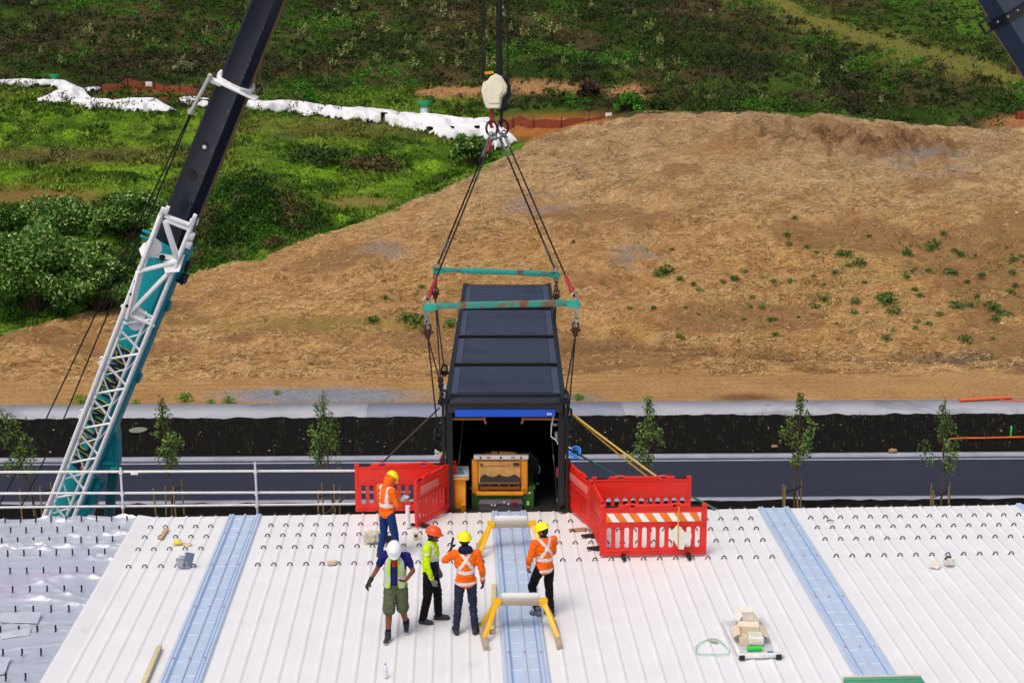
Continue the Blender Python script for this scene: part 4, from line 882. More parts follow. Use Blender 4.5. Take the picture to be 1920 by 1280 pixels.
skinA = M('skin_tan', 'A8714F', rough=.55, var=.06, scale=14, spec=.35); skinB = M('skin_brown', '7C4A33', rough=.55, var=.06, scale=14, spec=.35)
m_eye = M('eye_dark', '1A120E', rough=.3); m_lip = M('lip', '8A4A40', rough=.5)
def cloth(n, c, var=.10, alt=None, **k): return M(n, c, rough=.85, var=var, scale=7, bump=.8, bscale=16, spec=.2, alt=alt, altw=.3, alts=5, **k)
m_ora = cloth('hi_vis_orange_cloth', 'F36A14', .08, 'E85E0C'); m_lime = cloth('hi_vis_lime_cloth', 'C8EE12', .07, 'B6DA12'); m_navy = cloth('navy_cloth', '161C38', .2); m_ref = M('silver_reflective_tape', 'D9D4D2', rough=.35, var=.06)
m_jean = cloth('blue_jeans', '16356E', .2, '112856'); m_slate = cloth('dark_slate_jeans', '262D42', .2, '1E2436'); m_blackc = cloth('black_cloth', '0E0F14', .3); m_olive = cloth('olive_cloth', '545B44', .12, '4A503B')
m_pblue = cloth('royal_navy_shirt', '1E2068', .15); m_redc = cloth('red_collar_cloth', 'C0201E', .1); m_boot = M('dark_boot_leather', '25262C', rough=.6, var=.3, scale=10); m_bootg = M('grey_boot_leather', '5C5F68', rough=.65, var=.2, scale=10)
m_glb = M('black_glove', '121316', rough=.7, var=.2); m_glg = M('grey_glove', '75746C', rough=.75, var=.15); m_hair = M('dark_hair', '15100E', rough=.7, var=.3, scale=40)
m_hy = M('yellow_helmet', 'F4EC08', rough=.3, var=.03); m_ho = M('orange_helmet', 'EE5018', rough=.32, var=.05); m_hw = M('white_helmet', 'EDEDEE', rough=.3, var=.02)
m_sole = M('pale_sole', 'C8C8C6', rough=.7)
V3 = Vector
def person(label, loc, heading, J, outfit, s=1., skin=skinA):
    mw = Matrix.Translation(V3(loc)) @ Matrix.Rotation(heading, 4, 'Z') @ Matrix.Scale(s, 4)
    g = {k: V3(v) for k, v in J.items() if hasattr(v, "__len__")}
    pel, che, nec, hed = g['pel'], g['che'], g['nec'], g['hed']; look = V3(J.get('look', (0, 1, 0))).normalized()
    sp = (nec-pel).normalized(); sx = (g['shR']-g['shL']).normalized(); sf = sp.cross(sx)*1.; sf = sf if sf.y > -9 else sf
    tors = Matrix((sx, sf, sp)).transposed()
    hup = (hed-nec).normalized(); hx = look.cross(V3((0, 0, 1))).normalized(); hu = hx.cross(look).normalized(); HR = Matrix((hx, look, hu)).transposed()
    # ---- body
    B = [('e', hed+hu*.015, (.077, .098, .112), HR), ('e', hed+look*.03-hu*.05, (.058, .066, .068), HR), ('c', nec-sp*.05, hed-hu*.05, .058, .055),
         ('c', hed+look*.098+hu*.005, hed+look*.112-hu*.022, .011, .014), ('c', hed+look*.085-hu*.088, hed+look*.07-hu*.085, .022, .024),
         ('c', hed+look*.09+hx*.028+hu*.028, hed+look*.092-hx*.028+hu*.028, .012, .012)]
    for q in (-1, 1): B.append(('e', hed+hx*q*.08-look*.005-hu*.01, (.012, .022, .033), HR))
    B += [('e', che, (.155, .10, .19), tors), ('c', pel+sp*.05, che, .115, .12), ('e', pel, (.15, .10, .12), tors), ('c', g['shL'], g['shR'], .055, .055)]
    for q in 'LR':
        B += [('c', g['sh'+q], g['el'+q], .049, .04), ('c', g['el'+q], g['wr'+q], .041, .028), ('c', g['hi'+q], g['kn'+q], .082, .056), ('c', g['kn'+q], g['kn'+q].lerp(g['an'+q], .3), .055, .056), ('c', g['kn'+q].lerp(g['an'+q], .3), g['an'+q], .056, .038), ('c', g['an'+q]-V3((0, 0, .03)), g['to'+q], .04, .03)]
        hd = g['wr'+q]-g['el'+q]; hd = V3(J.get('hd'+q, hd)).normalized(); hn = V3(J.get('hn'+q, (-1 if q == 'R' else 1, .2, 0)))
        B += hand(g['wr'+q], hd, hn, J.get('cu'+q, .45), J.get('th'+q, 1))
    def pickB(c, n):
        d = c-hed; f = d.dot(look); u = d.dot(hu); x = d.dot(hx)
        if f > .06 and d.length < .16:
            if abs(u-.006) < .011 and abs(abs(x)-.032) < .016: return 1
            if abs(u+.056) < .008 and abs(x) < .026: return 2
        return 0
    body = blob('person', B, [skin, m_eye, m_lip], None, vox=.0085, sm=2, pick=pickB, mat4=mw); tag(body, label, 'person', outfit.get('group'))
    # ---- clothing
    top = outfit.get('top')
    if top:
        jr = outfit.get('puff', 1.); C = [('e', che+sp*.02, (.185*jr, .135*jr, .215), tors), ('c', pel+sp*.06, che, .145*jr, .15*jr), ('e', pel+sp*outfit.get('hem', -.02), (.178*jr, .135*jr, .13), tors), ('c', g['shL']-sp*.01, g['shR']-sp*.01, .07, .07), ('c', nec-sp*.05, nec+sp*outfit.get('collar', .03), .078, .062)]
        slv = outfit.get('sleeve', .93)
        for q in 'LR':
            C.append(('c', g['sh'+q], g['sh'+q].lerp(g['el'+q], min(1, slv*2)), .068, .058))
            if slv > .5: C += [('c', g['el'+q], g['el'+q].lerp(g['wr'+q], (slv-.5)*2), .06, .044)]
        zones_ = outfit['zones']
        def pickT(c, n):
            d = c-pel; u = d.dot(sx); v = d.dot(sp); f = d.dot(sf)
            arm = None
            for q in 'LR':
                a, e, w_ = g['sh'+q], g['el'+q], g['wr'+q]
                for (p0, p1, nm) in ((a, e, 'u'), (e, w_, 'f')):
                    t = max(0, min(1, (c-p0).dot(p1-p0)/(p1-p0).length_squared)); r = (c-(p0+(p1-p0)*t)).length
                    if r < .076 and (nm == 'f' or t > .25): arm = (q, nm, t) if arm is None or r < arm[3] else arm[:3]; arm = (*arm[:3], r)
            if arm and abs(u) < .15 and v > .1 and abs(f) > .12: arm = None
            return zones_(u, v, f, arm[:3] if arm else None, c-nec)
        blob(outfit['topname'], C, outfit['topmats'], body, vox=.0105, sm=4, pick=pickT)
    leg = outfit['leg']; k0 = outfit.get('legend', .97); lw = outfit.get('legw', 1.); C = [('e', pel-sp*.02, (.172*lw, .128*lw, .125), tors)]
    for q in 'LR':
        hi, kn, an = g['hi'+q], g['kn'+q], g['an'+q]; C.append(('c', hi, hi.lerp(kn, min(1, k0*2)), .1*lw, (.074 if k0 > .5 else .098)*lw))
        if k0 > .5: C += [('c', kn, kn.lerp(an, (k0-.5)*2), .074*lw, .062*lw), ('c', kn.lerp(an, .35), kn.lerp(an, (k0-.5)*2), .07*lw, .064*lw)]
    blob(outfit.get('legname', 'trousers'), C, [leg], body, vox=.0115, sm=4)
    for q in 'LR':
        an, to = g['an'+q], g['to'+q]; fz = min(an.z, to.z); bd = (V3((to.x, to.y, 0))-V3((an.x, an.y, 0))).normalized(); mb_ = outfit['boots'][0 if q == 'L' else 1]
        C = [('c', an+V3((0, 0, .06)), an-V3((0, 0, .02)), .055, .056), ('c', an-V3((0, 0, .035))-bd*.04, to-bd*.01+V3((0, 0, .005)), .046, .04), ('c', an-V3((0, 0, .01)), to-bd*.05, .052, .042), ('c', an-V3((0, 0, .055))-bd*.045, to+bd*.01-V3((0, 0, .012)), .03, .032)]
        low = min(an.z-.075, to.z-.035)
        blob('boot', C, [mb_, outfit.get('sole', mb_)], body, vox=.010, sm=2, pick=lambda c, n: 1 if c.z < low+.03 else 0)
        if outfit.get('sock'): blob('sock', [('c', an+V3((0, 0, .02)), an.lerp(g['kn'+q], .26), .05, .05)], [outfit['sock']], body, vox=.011, sm=1)
        gl = outfit.get('glove'+q)
        if gl:
            hd = g['wr'+q]-g['el'+q]; hd = V3(J.get('hd'+q, hd)).normalized(); hn = V3(J.get('hn'+q, (-1 if q == 'R' else 1, .2, 0)))
            blob('glove', hand(g['wr'+q], hd, hn, J.get('cu'+q, .45), J.get('th'+q, 1), 1.35)+[('c', g['wr'+q]-hd*.06, g['wr'+q]+hd*.01, .042, .036)], [gl], body, vox=.0075, sm=1)
    # ---- hair, hood, hard hat
    if outfit.get('hood'): blob('hood', [('e', hed+hu*.0-look*.03, (.104, .108, .125), HR), ('c', nec-look*.02, hed-look*.045-hu*.04, .095, .1)], [outfit['hood']], body, vox=.011, sm=3)
    elif outfit.get('hairlow', 1): blob('hair', [('e', hed-look*.022+hu*.02, (.083, .087, .106), HR)], [m_hair], body, vox=.011, sm=1)
    if outfit.get('scarf'): blob('hood_collar', [('c', nec-sx*.05-look*.03, nec+sx*.05-look*.03, .075, .075), ('e', nec-look*.065+hu*.01, (.118, .062, .068), HR)], [outfit['scarf']], body, vox=.011, sm=2)
    hm = outfit['helmet']; h = MB(); tl = Matrix.Rotation(outfit.get('tilt', -.12), 3, 'X'); R2 = HR @ tl; c0 = hed+hu*.045; rings = 9; n = 24; vs = []; fs = []
    for i in range(rings+1):
        ph = math.pi*.5*i/rings
        for j in range(n):
            t = 2*math.pi*j/n; x = .118*math.sin(ph)*math.cos(t); y = .138*math.sin(ph)*math.sin(t); z = .118*math.cos(ph)**.9
            if abs(x) < .03 and y < .12: z += .006
            vs.append(c0+R2 @ V3((x, y, z)))
    k = len(vs)
    for j in range(n):          # rim and peak
        t = 2*math.pi*j/n; pk = max(0, math.sin(t))**2; x = (.124)*math.cos(t); y = .144*math.sin(t)+pk*.045; vs.append(c0+R2 @ V3((x, y, -.012-pk*.012)))
    for j in range(n): t = 2*math.pi*j/n; vs.append(c0+R2 @ V3((.108*math.cos(t), .126*math.sin(t), -.010)))
    for j in range(n): t = 2*math.pi*j/n; vs.append(c0+R2 @ V3((.09*math.cos(t), .11*math.sin(t), .06)))
    for i in range(rings+3):
        for j in range(n): fs.append((i*n+j, (i+1)*n+j, (i+1)*n+(j+1) % n, i*n+(j+1) % n))
    fs.append(tuple(range((rings+3)*n, (rings+4)*n))); h.add(vs, fs); h.build('hard_hat', hm, body, local=True, smooth=50)
    if outfit.get('muffs'):
        h = MB()
        for q in (-1, 1): h.sph(hed+hx*q*.096-look*.01-hu*.01, (.028, .042, .052), HR, n=10, m=8)
        h.build('ear_muff', outfit['muffs'], body, local=True) if False else None
        for q in (-1, 1): h = MB(); h.sph(hed+hx*q*.096-look*.01-hu*.01, (.028, .042, .052), HR, n=10, m=8); h.build('ear_muff', outfit['muffs'], body, local=True)
    if outfit.get('strap'):
        h = MB(); h.tube([hed+hx*q*.088+hu*.02+look*.0 for q in (-1,)]+[hed-hx*.07+look*.02-hu*.08, hed+look*.035-hu*.118, hed+hx*.07+look*.02-hu*.08, hed+hx*.088+hu*.02], .009, 5); h.build('chin_strap', m_glb, body, local=True)
    return body
def stand(**k):
    J = dict(pel=(0, 0, .97), che=(0, .01, 1.27), nec=(0, 0, 1.49), hed=(0, .03, 1.625), shL=(-.19, 0, 1.42), shR=(.19, 0, 1.42), elL=(-.25, -.02, 1.13), elR=(.25, -.02, 1.13), wrL=(-.26, .06, .88), wrR=(.26, .06, .88),
             hiL=(-.09, 0, .92), hiR=(.09, 0, .92), knL=(-.12, .01, .50), knR=(.12, .01, .50), anL=(-.14, -.02, .085), anR=(.14, -.02, .085), toL=(-.16, .14, .045), toR=(.16, .14, .045))
    J.update(k); return J
# --- orange jacket patterns: 0 cloth, 1 tape, 2 navy
def z_cross(u, v, f, arm, dn):
    if arm:
        q, nm, t = arm
        if nm == 'f' and .52 < t < .72: return 1
        if nm == 'f' and t > .94: return 2
        return 0
    if -.08 < v < -.02 or .13 < v < .19: return 1
    if f < .03 and v > .15:
        if abs(abs(u)-max(0, abs(v-.375))*.72) < .030: return 1
    if f >= .03 and v > .16 and abs(abs(u)-.1) < .026: return 1
    if dn.dot(V3((0, 0, 1))) > .03: return 2
    return 0
def z_vert(u, v, f, arm, dn):
    if arm:
        q, nm, t = arm
        if nm == 'f' and t > .8: return 2
        return 0
    if .10 < v < .17: return 1
    if v > .13 and abs(abs(u)-.10) < .026: return 1
    if f > .06 and v < .1: return 2
    return 0
def z_lime(u, v, f, arm, dn):
    if arm:
        q, nm, t = arm
        if nm == 'u' and (.20 < t < .34): return 1
        if nm == 'f' and t > .96: return 2
        return 0
    if .19 < v < .255: return 1
    if v > .19 and abs(abs(u)-.13) < .028 and v > .25: return 1
    if v < .19 and (f > -.01): return 2
    if dn.dot(V3((0, 0, 1))) > .035: return 2
    return 0
def z_polo(u, v, f, arm, dn):
    if f > 0 and v > .40 and abs(u) < .03+(.5-v)*-.1+.02: return 2
    if dn.dot(V3((0, 0, 1))) > -.035 and abs(u) < .105: return 1
    if f > .05 and v > .34 and abs(u) < (v-.30)*.75: return 1
    return 0
# man with the tablet
l1 = atZ(727, 1046); J = stand(nec=(0, .05, 1.48), hed=(0, .125, 1.585), look=(0, .8, -.62), che=(0, .03, 1.27), elR=(.25, .04, 1.14), elL=(-.25, .04, 1.14), wrR=(.14, .28, 1.10), wrL=(-.10, .30, 1.10), hdR=(-.3, 1, 0), hdL=(.3, 1, 0), hnR=(-.3, 0, 1), hnL=(.3, 0, 1),
    knL=(-.13, .02, .5), anL=(-.17, -.06, .085), toL=(-.2, .10, .045), anR=(.15, .10, .085), toR=(.17, .26, .045), knR=(.12, .09, .5))
P1 = person('man in orange jacket and hood with yellow hard hat, looking down at a tablet', l1, D2R(-48), J, dict(top=1, topname='jacket', topmats=[m_ora, m_ref, m_navy], zones=z_vert, leg=m_jean, boots=(m_boot, m_boot), helmet=m_hy, hood=m_ora, hem=-.03, puff=1.02), s=.97)
tb = ROOT[P1] @ V3((.02, .40, 1.11)); b = MB(); b.box((0, 0, 0), (.2, .26, .012), Matrix.Rotation(D2R(-48), 3, 'Z') @ Matrix.Rotation(.5, 3, 'X'), ch=.005); b.box(Matrix.Rotation(D2R(-48), 3, 'Z') @ Matrix.Rotation(.5, 3, 'X') @ V3((0, 0, .008)), (.17, .22, .004), Matrix.Rotation(D2R(-48), 3, 'Z') @ Matrix.Rotation(.5, 3, 'X'), mi=1); b.v = [v+tb for v in b.v]
single(b, 'tablet', [m_glb, M('pale_screen', 'C9CEDA', rough=.2)], 'tablet in the hands of the man in the orange hood', 'tablet')
# man in shorts walking towards the camera
l2 = atZ(744, 1192); J = stand(pel=(.01, 0, .96), nec=(0, .05, 1.47), hed=(0, .13, 1.575), look=(-.05, .72, -.72), elR=(.31, -.02, 1.17), wrR=(.42, .10, 1.0), elL=(-.29, .0, 1.16), wrL=(-.19, .22, 1.08), hdL=(.5, .7, .1), hnL=(.2, 0, 1), cuL=.5, hnR=(-.2, 0, -1), cuR=.7,
    hiR=(.09, 0, .92), knR=(.10, .19, .52), anR=(.12, .22, .10), toR=(.15, .37, .05), knL=(-.11, .03, .50), anL=(-.14, -.20, .14), toL=(-.15, -.06, .06))
P2 = person('man in white hard hat, open lime vest and green shorts, walking towards the camera', l2, D2R(176), J, dict(top=1, topname='polo_shirt', topmats=[m_pblue, m_redc, skinB], zones=z_polo, sleeve=.30, leg=m_olive, legname='shorts', legend=.47, legw=1.08, boots=(m_boot, m_boot), sole=m_sole, sock=m_blackc, helmet=m_hw, gloveR=m_glb, collar=.02, hem=.0), s=1.0, skin=skinB)
def vest(body, J):
    g = {k: V3(v) for k, v in J.items() if hasattr(v, "__len__")}; pel, che, nec = g['pel'], g['che'], g['nec']; b = MB(); vs = []; fs = []; mi = []
    rows = [(.0-.06, .205, .165), (.06, .19, .16), (.16, .19, .163), (.26, .195, .165), (.36, .2, .155), (.44, .175, .125), (.505, .10, .085)]; n = 26
    a0, a1 = .33, 2*math.pi-.33
    for th in (0, -.014):
        for (v, rx, ry) in rows:
            for j in range(n+1):
                t = a0+(a1-a0)*j/n; c = pel.lerp(nec, v/.52); op = .03*(1-v/.5) ; vs.append(c+V3((math.sin(t)*(rx+th), math.cos(t)*(ry+th)+.0, 0)))
    R_ = len(rows); N = n+1
    for i in range(R_-1):
        for j in range(n):
            t = a0+(a1-a0)*(j+.5)/n; side = abs(math.sin(t)) > .80 and i >= 3
            if side: continue
            m = 1 if i in (0,) and False else 0
            v = (rows[i][0]+rows[i+1][0])/2; tt = min(t, 2*math.pi-t)
            if i == 1: m = 1
            if .62 < tt < 1.0: m = 1
            fs += [(i*N+j, i*N+j+1, (i+1)*N+j+1, (i+1)*N+j), (R_*N+i*N+j, R_*N+(i+1)*N+j, R_*N+(i+1)*N+j+1, R_*N+i*N+j+1)]; mi += [m, m]
    b.v = vs; b.f = fs; b.m = mi; o = b.build('hi_vis_vest', [m_lime2, m_ref2], body, local=True, smooth=60); md = o.modifiers.new('s', 'SUBSURF'); md.levels = 1; md.render_levels = 1
m_lime2 = cloth('vest_lime_mesh', 'A9DA2A', .08, '98C82A'); m_ref2 = M('pale_grey_tape', 'BFC6B8', rough=.4, var=.06)
vest(P2, J)
pp = ROOT[P2] @ V3((-.13, .31, 1.105)); b = MB(); b.box(pp, (.075, .15, .012), Matrix.Rotation(D2R(176-30), 3, 'Z') @ Matrix.Rotation(.5, 3, 'X'), ch=.005); single(b, 'phone', m_glb, 'phone in the hand of the man in the white hard hat', 'phone')
# man in lime jacket, side on
l3 = atZ(808, 1166); J = stand(hed=(0, .06, 1.60), nec=(0, .02, 1.47), look=(.0, 1, -.12), elR=(.25, .0, 1.13), wrR=(.25, .10, .88), wrL=(-.25, .08, .88), cuR=.6, knR=(.10, -.03, .50), anR=(.10, -.12, .085), toR=(.12, .04, .045), knL=(-.11, .10, .50), anL=(-.13, .10, .085), toL=(-.14, .27, .055))
P3 = person('man in lime and navy jacket with orange hard hat, standing side-on in black trousers', l3, D2R(-103), J, dict(top=1, topname='jacket', topmats=[m_lime, m_ref, m_navy], zones=z_lime, leg=m_blackc, boots=(m_boot, m_boot), helmet=m_ho, gloveR=m_glg, gloveL=m_glg, muffs=m_glb, strap=1, tilt=-.05, legw=1.06, puff=1.02), s=.985, skin=skinB)
# man from behind with crossed tape
l4 = atZ(874, 1187); J = stand(hed=(-.01, .04, 1.625), elL=(-.34, .10, 1.27), wrL=(-.25, .20, 1.37), hdL=(.35, .2, .9), hnL=(1, .1, 0), elR=(.27, -.01, 1.13), wrR=(.29, .08, .88), anL=(-.17, -.02, .085), anR=(.15, -.03, .085), toL=(-.20, .13, .045), toR=(.19, .12, .045), knL=(-.13, .01, .5), knR=(.12, .01, .5))
P4 = person('man seen from behind in orange jacket with crossed silver tape, legs apart, dark jeans', l4, D2R(3), J, dict(top=1, topname='jacket', topmats=[m_ora, m_ref, m_navy], zones=z_cross, leg=m_slate, boots=(m_boot, m_boot), helmet=m_hy, gloveR=m_glb, gloveL=m_glb, scarf=m_navy, tilt=-.02, legw=.94, puff=1.06, hem=-.03), s=1.0)
pp = ROOT[P4] @ V3((-.20, .27, 1.53)); b = MB(); b.box(pp, (.014, .075, .15), Matrix.Rotation(.3, 3, 'Z') @ Matrix.Rotation(.3, 3, 'Y'), ch=.005); single(b, 'phone', m_glb, 'phone held up by the man seen from behind with crossed tape', 'phone')
# man from behind at the trestle, knee bent
l5 = atZ(1020, 1157); J = stand(pel=(.0, 0, .95), hed=(.0, .05, 1.585), nec=(.0, .02, 1.46), look=(-.45, .85, -.35), shL=(-.19, .01, 1.41), elL=(-.28, .03, 1.13), wrL=(-.24, .14, .92), elR=(.23, .08, 1.15), wrR=(.08, .25, 1.08), cuL=.9, knL=(-.12, .22, .53), anL=(-.10, .05, .12), toL=(-.14, .20, .05), knR=(.10, .0, .5), anR=(.11, -.06, .085), toR=(.10, .10, .045))
P5 = person('man in orange jacket with crossed tape and black trousers, one knee bent beside the trestle', l5, D2R(28), J, dict(top=1, topname='jacket', topmats=[m_ora, m_ref, m_navy], zones=z_cross, leg=m_blackc, boots=(m_bootg, m_boot), helmet=m_hy, tilt=-.08, strap=1, puff=1.04, hem=-.02), s=.975)
# ================================================================== TRESTLES AND LOOSE THINGS ON THE ROOF
m_ylw = M('yellow_trestle_paint', 'EDB414', rough=.4, var=.12, scale=6, alt='C98E10', altw=.2, alts=7); m_tim = M('weathered_timber', 'A89A86', rough=.8, var=.2, scale=9, stretch=(6, 1, 6)); m_pine = M('pine_timber', 'CFC29A', rough=.75, var=.15, scale=8, stretch=(6, 1, 6)); m_alu = M('white_plank', 'E9E9EA', rough=.4, var=.05)
def trestle(lt, rt_, lf, lb, rf, rb, wb, lab):
    """apex pixels left/right, foot pixels (front and back) on each side, white bar pixels"""
    yl = (atZ(*lf).y+atZ(*lb).y)/2; A_, C_ = Q(*lt, yl), Q(*rt_, yl); o = thing('trestle', lab, 'trestle', (((A_+C_)/2).x, yl, 0), group='yellow trestles over the centre skylight')
    b = MB(); b.bar(A_, C_, .06, .09, ch=.008); b.build('crossbar', m_tim, o)
    wl, wr_ = Q(wb[0], wb[1], yl+.10), Q(wb[2], wb[3], yl+.10); b = MB(); b.bar(wl, wr_, .09, .10, ch=.01); b.build('white_bar', m_alu, o)
    for ap, f, k, sg in ((A_, lf, lb, -1), (C_, rf, rb, 1)):
        F_, K_ = atZ(*f, .1), atZ(*k, .1)
        for e in (F_, K_): b = MB(); b.bar(ap+V3((0, -.02 if e is F_ else .03, .02)), e, .075, .035, up=(0, 1, 0), ch=.006); b.build('leg', m_ylw, o)
        b = MB(); b.box(ap+V3((0, 0, .01)), (.14, .13, .12), ch=.015); b.build('bracket', m_ylw, o)
        d = (F_-K_).normalized(); b = MB(); b.bar(K_-d*.12-V3((0, 0, .03)), F_+d*.30-V3((0, 0, .03)), .085, .085, ch=.006); b.build('foot_timber', m_tim, o)
    return o
trestle((932, 1129), (1019, 1129), (908, 1196), (902, 1172), (1046, 1194), (1040, 1168), (940, 1117, 1010, 1117), 'yellow-legged trestle nearer the camera, straddling the centre skylight')
trestle((921, 984), (998, 983), (898, 1040), (897, 1022), (1018, 1035), (1016, 1018), (928, 972, 988, 971.5), 'yellow-legged trestle near the container, straddling the centre skylight')
def lay(name, a, c, w_, h_, m, lab, cat, **k):
    a = atZ(*a, h_/2+.035); c = atZ(*c, h_/2+.035); b = MB(); b.bar(a, c, w_, h_, ch=min(w_, h_)*.12); return single(b, name, m, lab, cat, **k)
lay('timber', (299, 1211), (266, 1288), .085, .06, m_pine, 'pale timber length lying beside the left skylight', 'timber')
b = MB(); a = atZ(922, 1184, .045); b.bar(a, atZ(926.5, 1096, .045), .085, .05, ch=.006); b.bar(a+V3((0, .0, -.0)), a+V3((0, .05, 0)), .087, .052, mi=1); single(b, 'timber', [m_pine, M('timber_end', '9A7A4A', rough=.8)], 'pale timber length lying between the man seen from behind and the centre skylight', 'timber')
lay('timber_offcut', (1067, 993), (1100, 990), .06, .04, M('brown_timber', 'B08A5C', rough=.8, var=.15), 'brown timber offcut poking out from under the red barrier', 'timber')
lay('timber_offcut', (313, 990), (300, 1009), .085, .035, M('brown_timber2', 'BFA07C', rough=.8, var=.2), 'short brown timber offcut lying near the foil edge', 'timber')
q = atZ(622, 1057, .03); b = MB(); b.box(q+V3((0, 0, .03)), (.17, .09, .05), .1, ch=.008); b.box(q+V3((.06, -.01, .06)), (.09, .07, .02), .4, ch=.004); single(b, 'brick_offcut', M('pale_brick', 'CBB59A', rough=.8, var=.2), 'small pale block lying left of the man in the orange hood', 'block')
q = atZ(333, 1018, .04); b = MB(); b.box(q+V3((0, 0, .03)), (.15, .15, .05), .1, ch=.012); b.box(q+V3((0, -.02, .062)), (.07, .05, .02), .1, ch=.005, mi=1); single(b, 'plastic_case', [M('yellow_plastic', 'E8D818', rough=.4), M('pale_yellow', 'F0E890', rough=.4)], 'small yellow plastic case beside the silver tool bag', 'case')
q = atZ(352, 1020, .03); b = MB(); b.sph(q, (.09, .06, .025), n=10, m=6); b.sph(q+V3((-.08, .06, 0)), (.05, .03, .015), n=8, m=5); single(b, 'cardboard_scrap', M('tan_scrap', 'C8B491', rough=.85, var=.2), 'torn tan scrap behind the silver tool bag', 'scrap')
def crumple(c, s, n, seed, boxy=.35):
    r = random.Random(seed); bm = bmesh.new(); bmesh.ops.create_icosphere(bm, subdivisions=3, radius=1)
    for v in bm.verts:
        d = 1+.28*math.sin(v.co.x*5.1+seed)*math.sin(v.co.y*6.3+seed*2)+.12*math.sin(v.co.z*11+seed)*math.cos(v.co.x*9)
        v.co = V3([math.copysign(abs(x)**boxy if abs(x) > 1e-6 else 0, x)*s[i]*d*.62 for i, x in enumerate(v.co)])
    bm.verts.index_update(); b = MB(); b.add([V3(c)+v.co for v in bm.verts], [[v.index for v in f.verts] for f in bm.faces]); bm.free(); return b
q = atZ(346, 1062, .04); b = crumple(q+V3((-.03, 0, .11)), (.15, .12, .14), 0, 3, .6); o = single(b, 'foil_bag', M('crumpled_foil', 'AEB6BC', rough=.3, metal=.6, var=.4, scale=9, alt='2E3A40', altw=.42, alts=8), 'crumpled silver bag with a dark flat box standing on the white roof', 'bag', smooth=20)
b = MB(); b.box(q+V3((.09, -.03, .16)), (.17, .03, .25), Matrix.Rotation(.35, 3, 'Z') @ Matrix.Rotation(.3, 3, 'Y'), ch=.008); single(b, 'tablet_box', M('slate_box', '66738A', rough=.4, var=.08), 'slate grey flat box leaning on the crumpled silver bag', 'box')
q = atZ(697, 1018, .03); b = crumple(q+V3((0, .05, .12)), (.24, .17, .15), 0, 5, .6); single(b, 'canvas_bag', M('beige_canvas', 'C9C0AE', rough=.9, var=.2, scale=6, alt='A89F8E', altw=.3, alts=6), 'crumpled beige canvas bag behind the legs of the man with the tablet', 'bag', smooth=25)
q = atZ(727, 1017, .03); b = crumple(q+V3((0, .03, .07)), (.12, .12, .09), 0, 9, .7); single(b, 'dark_bag', M('black_cloth_bag', '1A1A1E', rough=.8, var=.3), 'small black bag between the legs of the man with the tablet', 'bag', smooth=25)
q = atZ(780, 1010, .03); b = MB(); b.box(q+V3((0, .02, .08)), (.10, .09, .16), .1, ch=.008); b.box(q+V3((0, -.028, .07)), (.085, .004, .085), .1, mi=1); b.box(q+V3((0, -.031, .075)), (.05, .003, .05), .1, mi=2); single(b, 'label_box', [M('cream_box', 'E6E2D4', rough=.6), M('yellow_label', 'E0B83A', rough=.6), m_dark], 'small cream box with a yellow label below the angled red barrier', 'box')
q = atZ(808, 1034, .03); b = MB(); b.cyl(q+V3((-.04, .1, .02)), q+V3((-.02, .1, .22)), .035, n=10); single(b, 'white_tube', M('white_tube', 'E8E4DE', rough=.5), 'short pale tube standing behind the man in the white hard hat', 'tube')
q = atZ(765, 988, .03); b = MB(); b.cyl(q, q+V3((0, 0, .45)), .045, n=12); single(b, 'white_post', m_alu, 'short white post standing at the open end of the angled red barrier', 'post')
# crumpled cardboard by the right skylight
q = atZ(1780, 1060, .03); b = crumple(q+V3((0, .03, .09)), (.13, .11, .12), 0, 13, .55); single(b, 'paper_bag', M('pale_paper', 'DAD4CA', rough=.85, var=.15, alt='8E8678', altw=.3, alts=7), 'crumpled pale paper bag alone on the right part of the roof', 'bag', smooth=20)
q = atZ(1757, 1064, .03); b = MB(); b.add([q+V3(v) for v in ((-.15, .02, .03), (.0, -.06, .0), (.08, .02, .11), (-.06, .1, .1), (-.15, .03, .02), (.0, -.05, -.01), (.08, .03, .10), (-.06, .11, .09))], [(0, 1, 2, 3), (7, 6, 5, 4), (0, 4, 5, 1), (1, 5, 6, 2), (2, 6, 7, 3), (3, 7, 4, 0)]); single(b, 'cardboard_flap', M('grey_card', 'CFC6B6', rough=.85), 'grey cardboard flap lying against the crumpled paper bag', 'cardboard', smooth=0)
b = MB(); q = atZ(1772, 1048, .22); b.tube([q, q+V3((.05, .03, .04)), q+V3((.12, .02, .03))], .02, 6); single(b, 'dark_strap', m_dark, 'short dark strap on the crumpled paper bag', 'strap')
# mesh tray with packaging
ta, tb_, tc = atZ(1387, 1231, .06), atZ(1463, 1229, .06), atZ(1384, 1166, .06); ux = (tb_-ta); uy = (tc-ta); tw, tl_ = ux.length, uy.length; o = thing('mesh_platform', 'low aluminium mesh platform loaded with packaging', 'platform', ta, math.atan2(ux.y, ux.x))
m_al = M('aluminium', 'E0E1E2', rough=.45, metal=.0, var=.1)
b = MB()
for k in range(15): x = tw*(k+.5)/15; b.box((x, tl_/2, .02), (.012, tl_, .012))
for k in range(26): y = tl_*(k+.5)/26; b.box((tw/2, y, .027), (tw, .012, .012))
b.build('mesh_deck', m_al, o, local=True, smooth=0)
b = MB(); b.box((tw/2, 0, .02), (tw+.04, .05, .07), ch=.008); b.box((tw/2, tl_, .02), (tw+.04, .04, .07), ch=.008); b.box((0, tl_/2, .02), (.06, tl_, .07), ch=.008); b.box((tw, tl_/2, .02), (.11, tl_, .07), ch=.008); b.build('frame', m_al, o, local=True)
for x in (.03, tw-.03): b = MB(); b.box((x, -.025, .0), (.09, .05, .08), ch=.01); b.build('foot', m_rub, o, local=True)
